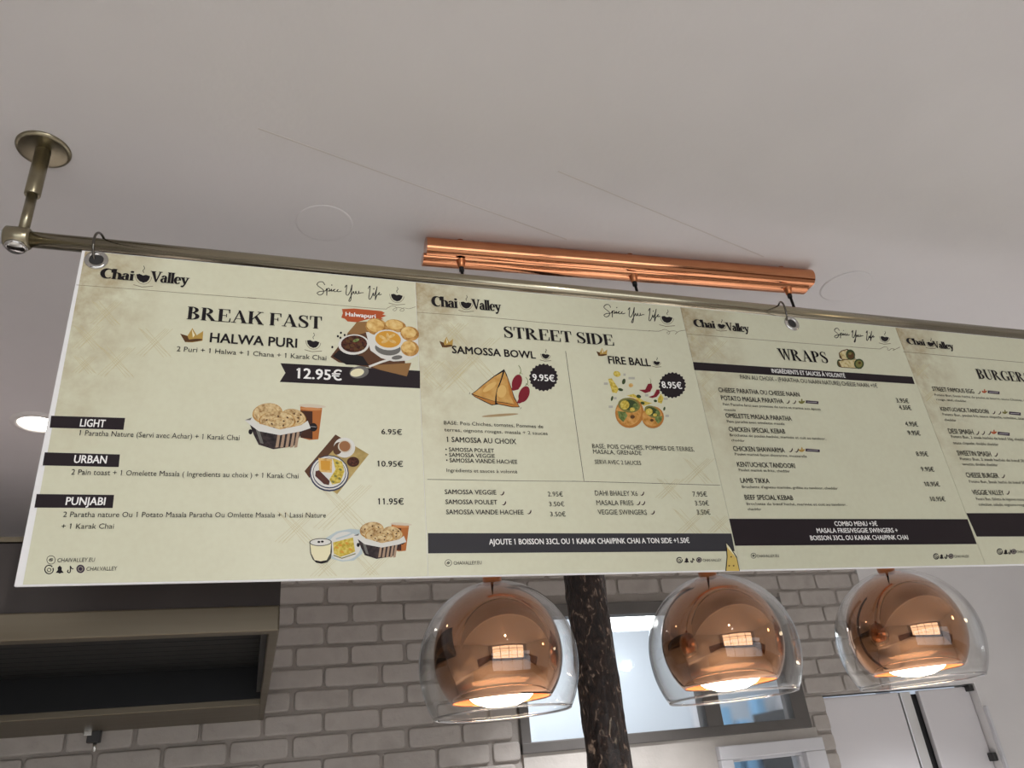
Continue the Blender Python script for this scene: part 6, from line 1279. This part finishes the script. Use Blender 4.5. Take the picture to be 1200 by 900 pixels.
PRINT_3 = [
('T','logo','Chai',18.2,48.8,56.6,17.8,'l','ink'),
('P','logo',[(83.1,37.9),(89.3,36.6),(93.9,38.7),(99.0,37.3),(105.0,38.9),(101.1,43.9),(95.5,48.1),(89.2,49.8),(83.9,47.8),(82.0,43.4)],'ink',2),
('L','logo',[(80.6,37.7),(79.7,45.0),(82.3,50.3),(88.3,51.9),(95.8,50.1),(103.9,44.1),(106.9,39.8)],1.4,'taupe',1),
('L','logo',[(71.9,54.0),(84.2,56.3),(103.2,53.7)],1.94,'taupe',1),
('L','logo',[(96.9,34.4),(96.7,31.3),(100.8,27.8),(101.0,23.6)],1.55,'ink',1),
('T','logo','Valley',99.0,53.5,62.4,20.1,'l','ink'),
('L','header_line',[(-4.1,71.9),(154.4,73.3),(379.9,74.7)],1.34,'taupe',1),
('L','slogan',[(464.3,34.0),(464.4,28.6),(458.6,29.1),(452.9,34.5),(454.9,39.4),(457.0,44.0),(452.7,50.1),(446.4,53.3),(444.4,50.1),(451.1,46.4),(459.3,44.8),(463.8,39.9),(456.5,53.4),(462.8,42.6),(466.9,39.4),(467.0,42.6),(463.0,44.8),(467.1,44.0),(470.8,40.0),(468.1,44.8),(471.6,42.6),(475.9,40.0),(471.3,44.0),(474.1,44.8),(478.8,41.3),(480.5,40.0),(477.2,42.7),(478.0,44.5),(483.7,42.7)],2.5,'ink',1),
('L','slogan',[(492.1,35.9),(497.9,30.5),(490.2,42.7),(487.2,48.1),(489.2,49.4),(498.2,40.0),(506.2,29.1),(496.1,45.4),(487.7,58.8),(484.2,60.2),(493.9,49.4),(501.7,41.3),(499.6,45.9),(501.7,45.4),(505.4,40.5),(503.6,45.4),(506.7,44.9),(509.9,40.0),(507.7,44.9),(511.4,43.3),(515.4,42.7)],2.52,'ink',1),
('L','slogan',[(526.6,34.6),(532.9,28.6),(523.9,42.7),(517.6,52.2),(518.4,54.1),(524.6,48.2),(530.3,41.4),(527.7,46.8),(529.9,45.5),(538.9,34.6),(543.0,29.1),(533.3,42.8),(525.4,54.9),(531.9,46.8),(537.1,42.8),(540.9,39.5),(536.3,44.9),(541.8,42.8)],2.54,'ink',1),
('E','slogan',[474.9,32.9,1.1,-0.1,-0.6,1.1],'ink',1),
('E','slogan',[535.3,34.0,1.1,-0.1,-0.6,1.1],'ink',1),
('P','slogan',[(559.6,47.1),(566.8,45.7),(571.9,47.9),(578.0,46.4),(584.7,48.1),(579.5,53.5),(572.5,57.9),(565.0,59.8),(559.1,57.6),(557.5,52.9)],'ink',2),
('L','slogan',[(556.6,46.8),(554.7,54.6),(557.0,60.3),(563.7,62.0),(572.5,60.1),(582.7,53.7),(586.7,49.1)],1.59,'taupe',1),
('L','slogan',[(544.5,64.2),(558.4,66.7),(580.6,63.9)],2.2,'taupe',1),
('L','slogan',[(576.0,43.2),(576.1,39.9),(581.3,36.2),(582.1,31.8)],1.77,'ink',1),
('T','heading','BURGERS',202.8,133.2,174.9,27.8,'s','ink'),
('T','dish_name','STREET FAMOUS EGG',40.5,176.1,127.8,11.5,'m','ink'),
('P','spice_mark',[(177.3,174.8),(181.7,174.9),(185.8,172.4),(189.2,168.1),(191.4,167.0),(190.2,170.6),(186.8,174.3),(181.8,176.9)],'ember',2),
('E','spice_mark#1',[198.6,169.6,3.0,2.4,-2.5,2.0],'rust',2),
('E','spice_mark#1',[206.1,169.2,6.3,-3.3,0.6,1.8],'rust',2),
('E','spice_mark#1',[204.7,166.1,2.2,-0.1,-2.5,5.2],'rust',2),
('P','spice_mark#2',[(215.6,164.5),(253.0,165.5),(249.0,173.5),(211.8,172.5)],'plum',2),
('L','spice_mark#2',[(217.9,169.2),(246.8,168.8)],1.63,'greyw',3),
('T','description','Potato Bun, Steak haché de poulet et beurre, sauce Chutney, oignon',40.8,189.4,307.8,5.8,'n','ink'),
('T','description#1','rouge, œuf, cheddar',40.5,201.3,91.3,5.6,'n','ink'),
('T','dish_name#1','KENTUCHICK TANDOORI',42.0,228.8,146.1,10.5,'m','ink'),
('P','spice_mark#3',[(197.3,228.1),(201.6,228.1),(205.7,225.7),(209.1,221.7),(211.2,220.6),(210.1,224.1),(206.7,227.7),(201.7,230.1)],'ember',2),
('P','spice_mark#4',[(215.2,228.2),(219.5,228.2),(223.7,225.8),(227.1,221.7),(229.3,220.7),(228.1,224.2),(224.6,227.8),(219.6,230.2)],'ember',2),
('E','spice_mark#5',[236.4,224.2,3.0,2.3,-2.5,1.9],'olive',2),
('E','spice_mark#5',[243.9,223.8,6.4,-3.1,0.6,1.8],'olive',2),
('E','spice_mark#5',[242.5,220.8,2.2,-0.1,-2.6,5.1],'olive',2),
('P','spice_mark#6',[(255.7,219.9),(292.6,221.2),(288.4,229.3),(251.7,227.9)],'plum',2),
('L','spice_mark#6',[(257.8,224.6),(286.3,224.5)],1.6,'greyw',3),
('T','description#2','Potato Bun, poulet frit, sauce chipotle, coleslaw, sauce maison',41.8,240.8,294.4,6.7,'n','ink'),
('T','description#3','cheddar',41.0,254.8,35.3,6.5,'n','ink'),
('T','dish_name#2','DESI SMASH',39.8,286.9,74.0,12.4,'m','ink'),
('P','spice_mark#7',[(118.8,285.1),(123.4,285.3),(127.9,282.5),(131.6,277.6),(134.0,276.3),(132.5,280.5),(128.8,284.8),(123.4,287.6)],'ember',2),
('P','spice_mark#8',[(136.4,284.5),(141.0,284.6),(145.6,281.8),(149.4,277.0),(151.7,275.7),(150.3,279.9),(146.5,284.1),(141.0,287.0)],'ember',2),
('P','spice_mark#9',[(155.4,283.8),(160.0,284.0),(164.6,281.1),(168.4,276.3),(170.8,275.0),(169.3,279.2),(165.5,283.5),(160.0,286.3)],'ember',2),
('E','spice_mark#10',[173.9,279.7,3.2,2.5,-2.5,2.0],'rust',2),
('E','spice_mark#10',[181.7,279.4,6.6,-3.2,0.7,1.9],'rust',2),
('E','spice_mark#10',[180.2,276.3,2.3,-0.1,-2.6,5.2],'rust',2),
('P','spice_mark#11',[(191.4,276.1),(228.0,277.8),(223.9,285.9),(187.5,284.1)],'plum',2),
('L','spice_mark#11',[(193.5,280.9),(221.9,281.1)],1.52,'greyw',3),
('T','description#4','Potato Bun, 2 steak hachés de bœuf 50g, cheddar, salade',41.7,297.8,262.5,7.0,'n','ink'),
('T','description#5','sauce chipotle, double cheddar',40.7,313.3,135.2,6.8,'n','ink'),
('T','dish_name#3','SWEETIN SMASH',40.4,341.4,100.1,12.0,'m','ink'),
('P','spice_mark#12',[(148.6,339.2),(153.1,339.4),(157.6,336.7),(161.4,332.0),(163.7,330.8),(162.3,334.8),(158.5,338.9),(153.2,341.7)],'ember',2),
('T','description#6','Potato Bun, 2 steak hachés de bœuf 50g, sauce',42.4,352.8,232.2,6.7,'n','ink'),
('T','description#7','sweetin, double cheddar',43.5,365.4,103.9,6.6,'n','ink'),
('T','dish_name#4','CHEESE BURGER',41.2,394.6,95.5,11.6,'m','ink'),
('P','spice_mark#13',[(143.4,392.3),(147.9,392.5),(152.3,389.9),(156.0,385.4),(158.3,384.3),(156.9,388.2),(153.2,392.1),(147.9,394.7)],'ember',2),
('T','description#8','Potato Bun, Steak haché de bœuf 50g, sauce',42.9,407.5,201.8,6.5,'n','ink'),
('T','dish_name#5','VEGGIE VALLEY',40.0,435.5,91.6,11.2,'m','ink'),
('P','spice_mark#14',[(137.0,432.1),(141.4,432.3),(145.8,429.8),(149.4,425.4),(151.7,424.3),(150.3,428.2),(146.7,432.0),(141.5,434.5)],'ember',2),
('T','description#9','Potato Bun, Galette de légumes maison, cheddar',43.7,448.3,178.5,6.3,'n','ink'),
('T','description#10','coleslaw, salade, oignons rouges, sauce',44.6,461.0,171.0,6.2,'n','ink'),
('P','banner',[(1.0,478.1),(245.8,476.9),(255.7,531.2),(5.6,530.5)],'tag',1),
('L','social_icon',[(61.5,561.5),(60.8,564.1),(58.5,566.6),(55.3,568.5),(51.6,569.3),(48.4,569.0),(46.3,567.6),(45.6,565.3),(46.7,562.7),(49.1,560.3),(52.5,558.6),(56.1,557.9),(59.2,558.5),(61.1,560.1)],2.37,'ink',1),
('L','social_icon',[(51.0,563.0),(53.5,562.0),(55.8,562.2),(56.8,563.6),(55.8,565.3),(53.4,566.4),(50.9,566.3),(49.8,565.1),(50.5,563.4)],1.64,'ink',1),
('P','social_icon',[(60.3,568.9),(65.9,565.2),(67.3,561.8),(72.3,559.2),(74.7,561.9),(72.6,565.3),(74.4,569.1),(69.5,569.3),(66.7,570.4),(65.0,569.2)],'ink',1),
('L','social_icon',[(85.3,559.7),(81.5,567.2),(78.3,569.2),(76.2,567.4),(79.2,565.1)],2.39,'ink',1),
('L','social_icon',[(85.0,560.3),(85.8,563.2),(88.7,564.1)],2.39,'ink',1),
('E','social_icon',[92.4,564.2,7.5,0.1,-2.9,5.7],'plum',1),
('L','social_icon',[(96.5,564.3),(94.7,566.1),(92.1,567.2),(89.5,567.2),(88.1,566.0),(88.2,564.1),(90.0,562.3),(92.6,561.2),(95.2,561.2),(96.7,562.4),(96.5,564.3)],0.73,'parch',2),
('T','social_icon','CHAI.VALLEY',99.2,567.9,46.0,5.8,'n','ink'),
('L','cross_hatching',[(8.3,128.2),(46.2,102.9)],0.99,'hatch',0.3),
('L','cross_hatching',[(8.1,113.1),(25.5,144.5)],1.0,'hatch',0.3),
('L','cross_hatching',[(8.8,132.3),(50.3,103.3)],0.99,'hatch',0.3),
('L','cross_hatching',[(8.3,107.3),(33.0,142.8)],1.0,'hatch',0.3),
('L','cross_hatching',[(8.8,137.2),(54.4,103.6)],0.99,'hatch',0.3),
('L','cross_hatching',[(11.2,107.0),(40.6,141.1)],1.01,'hatch',0.3),
('L','cross_hatching',[(8.7,138.4),(63.1,101.9)],0.99,'hatch',0.3),
('L','cross_hatching',[(20.2,104.2),(43.0,143.1)],1.01,'hatch',0.3),
('L','cross_hatching#1',[(8.1,195.6),(47.3,170.4)],0.96,'hatch',0.3),
('L','cross_hatching#1',[(8.3,183.4),(25.2,213.5)],0.96,'hatch',0.3),
('L','cross_hatching#1',[(8.1,199.9),(51.2,170.8)],0.95,'hatch',0.3),
('L','cross_hatching#1',[(8.3,177.1),(32.8,211.9)],0.97,'hatch',0.3),
('L','cross_hatching#1',[(8.7,204.3),(55.1,171.2)],0.95,'hatch',0.3),
('L','cross_hatching#1',[(9.1,174.3),(40.4,210.2)],0.97,'hatch',0.3),
('L','cross_hatching#1',[(8.2,205.6),(63.9,169.6)],0.95,'hatch',0.3),
('L','cross_hatching#1',[(18.2,171.5),(42.4,212.3)],0.97,'hatch',0.3),
]
def sheet_body(idx, poly, label):
    o = bpy.data.objects.new('printed_sheet', bpy.data.meshes.new('printed_sheet')); COL.objects.link(o)
    o.parent = board; o.location = (idx * BW, 0, 0); o['label'] = label
    vs = [(u / 1000, -.0002, -v / 1000) for u, v in poly] + [(u / 1000, -.0009, -v / 1000) for u, v in poly]; n = len(poly)
    fs = [tuple(range(n, 2 * n))] + [(k, (k + 1) % n, n + (k + 1) % n, n + k) for k in range(n)]
    o.data.from_pydata(vs, [], fs); o.data.materials.append(M_parch)
    bm = bmesh.new(); bm.from_mesh(o.data); bmesh.ops.recalc_face_normals(bm, faces=bm.faces[:]); bm.to_mesh(o.data); bm.free()
    return o
E_ = .6
for idx, (data, poly, label) in enumerate([
    (PRINT_0, [(5.5, 2), (BW * 1000 - .4, 2), (BW * 1000 - .4, 591), (11, 591)], 'leftmost printed sheet with the breakfast dishes'),
    (PRINT_1, [(.4, 2), (BW * 1000 - .4, 2), (BW * 1000 - .4, 591), (.4, 591)], 'printed sheet with the street side dishes'),
    (PRINT_2, [(.4, 2), (BW * 1000 - .4, 2), (BW * 1000 - .4, 591), (.4, 591)], 'printed sheet with the wraps'),
    (PRINT_3, [(.4, 2), (BW * 1000 - 4, 2), (BW * 1000 - 4, 591), (.4, 591)], 'printed sheet with the burgers')]):
    so = sheet_body(idx, poly, label)
    sh = Sheet(idx, so); sh.draw(data)

# ------------------------------------------------------------------ copper ceiling bar and pendant lamps
bar = thing('ceiling_bar', 'copper tube ceiling bar holding the three lamp cords', 'lamp bar', (.84, 1.39, ZC))
ax = Vector((.325, 1.412, 0)); bx = Vector((1.358, 1.368, 0)); dv = (bx - ax).normalized(); nv = Vector((dv.y, -dv.x, 0))   # nv points to the viewer
def extr(prof, a, c, mt, name, smooth=True):
    b = MB(); n = len(prof); vs = []
    for q in (a, c):
        for p, z in prof: vs.append(q + nv * p + Vector((0, 0, z)))
    fs = [(k, (k + 1) % n, n + (k + 1) % n, n + k) for k in range(n)]
    b.add(vs, fs, mt, smooth); b.add(vs[:n], [tuple(range(n))[::-1]], mt); b.add(vs[n:], [tuple(range(n))], mt)
    return b.build(name, bar)
zc = 2.7215
prof = [(.0275 * math.cos(R(a)), zc + .0275 * math.sin(R(a))) for a in range(-60, 241, 10)]
extr(prof, ax, bx, M_copper_bar, 'tube')
lip = [(-.012 + .020 * math.cos(R(a)), 2.699 + .0125 * math.sin(R(a))) for a in range(0, 360, 15)]
extr(lip, ax - dv * .006, bx - dv * .012, M_copper_bar, 'lower_lip')
b = MB()
for t in (.08, .5, .92):
    p = ax + (bx - ax) * t; b.lathe([(.0, -.006), (.012, -.006), (.012, 0), (0, 0)], (p.x, p.y, ZC), M_copper_neck, 24)
b.build('ceiling_clip', bar)
def pendant(top, c, rad, label):
    t = thing('pendant_lamp', label, 'pendant lamp', (c[0], c[1], c[2]), 'copper globe pendant lamps')
    Tp = Vector(top); N0 = Vector((c[0], c[1], c[2] + rad * 1.13))
    b = MB(); b.tube([Tp, Tp.lerp(N0, .33), Tp.lerp(N0, .66), N0], .0036, M_cord, 12)
    b.build('cord', t)
    b = MB(); b.lathe([(.0037, -.017), (.0075, -.015), (.0095, -.004), (.0115, .004)], top, M_copper_neck, 20); b.tube([Tp + Vector((0, 0, -.026)), Tp + Vector((0, 0, -.014))], .006, M_cord, 14); b.build('cord_grip', t)
    b = MB(); b.lathe([(0, .155 * rad + rad), (.07 * rad, .155 * rad + rad), (.115 * rad, .14 * rad + rad), (.125 * rad, .12 * rad + rad), (.125 * rad, rad * .97), (.2 * rad, rad * .955), (.2 * rad, rad * .93), (0, rad * .93)], c, M_copper_neck, 32); b.build('neck', t)
    # outer clear glass: full globe cut open below
    def glass_prof(o):
        p = []
        for k in range(31):
            th = R(9 + (127 - 9) * k / 30); rr = (rad - o)
            x = rr * math.sin(th); z = rr * math.cos(th)
            if th > PI / 2: x *= 1 + .05 * ((th - PI / 2) / .64) ** 2
            p.append((x, z))
        return p
    pr = glass_prof(0) + glass_prof(.0028)[::-1]
    b = MB(); b.lathe(pr, c, M_glass, 72, closed=True); gg = b.build('glass_globe', t)
    b = MB(); rr, zz = glass_prof(.0014)[-1]; b.lathe([(rr + .0021 * math.cos(R(a)), zz + .0021 * math.sin(R(a))) for a in range(0, 360, 36)], c, M_rim, 72, closed=True); b.build('rim', gg)
    # inner copper globe, open below, with a thin wall
    def cop(o):
        p = []
        r1 = .81 * rad - o
        for k in range(33):
            th = R(6 + (131 - 6) * k / 32); x = r1 * math.sin(th); z = r1 * math.cos(th)
            z = z * (1.09 if z > 0 else 1.0) + .085 * rad
            p.append((x, z))
        return p
    b = MB(); b.lathe([(0, cop(0)[0][1] + .0004)] + cop(0) + cop(.0025)[::-1] + [(0, cop(.0025)[0][1])], c, M_copper, 72); b.build('copper_shade', t)
    b = MB(); b.lathe(cop(.0032)[12:], c, M_reflector, 64); b.build('reflector', t)
    zb = c[2] - .37 * rad
    b = MB(); b.lathe([(0, -.022), (.20 * rad, -.019), (.34 * rad, -.011), (.44 * rad, .002), (.42 * rad, .012), (0, .016)], (c[0], c[1], zb), M_bulb, 40); b.build('bulb', t)
    b = MB(); b.lathe([(.022, 0), (.022, .9 * rad)], (c[0], c[1], zb + .012), M_copper_neck, 20); b.build('lamp_holder', t)
    return t
pendant((.4065, 1.405, 2.688), (.417, 1.40, 1.797), .1435, 'leftmost copper globe pendant lamp in clear glass, left of the bark post')
pendant((.8445, 1.393, 2.688), (.881, 1.40, 1.797), .146, 'middle copper globe pendant lamp in clear glass, in front of the dark window')
pendant((1.287, 1.377, 2.688), (1.333, 1.395, 1.797), .146, 'rightmost copper globe pendant lamp in clear glass, above the grey cabinet')
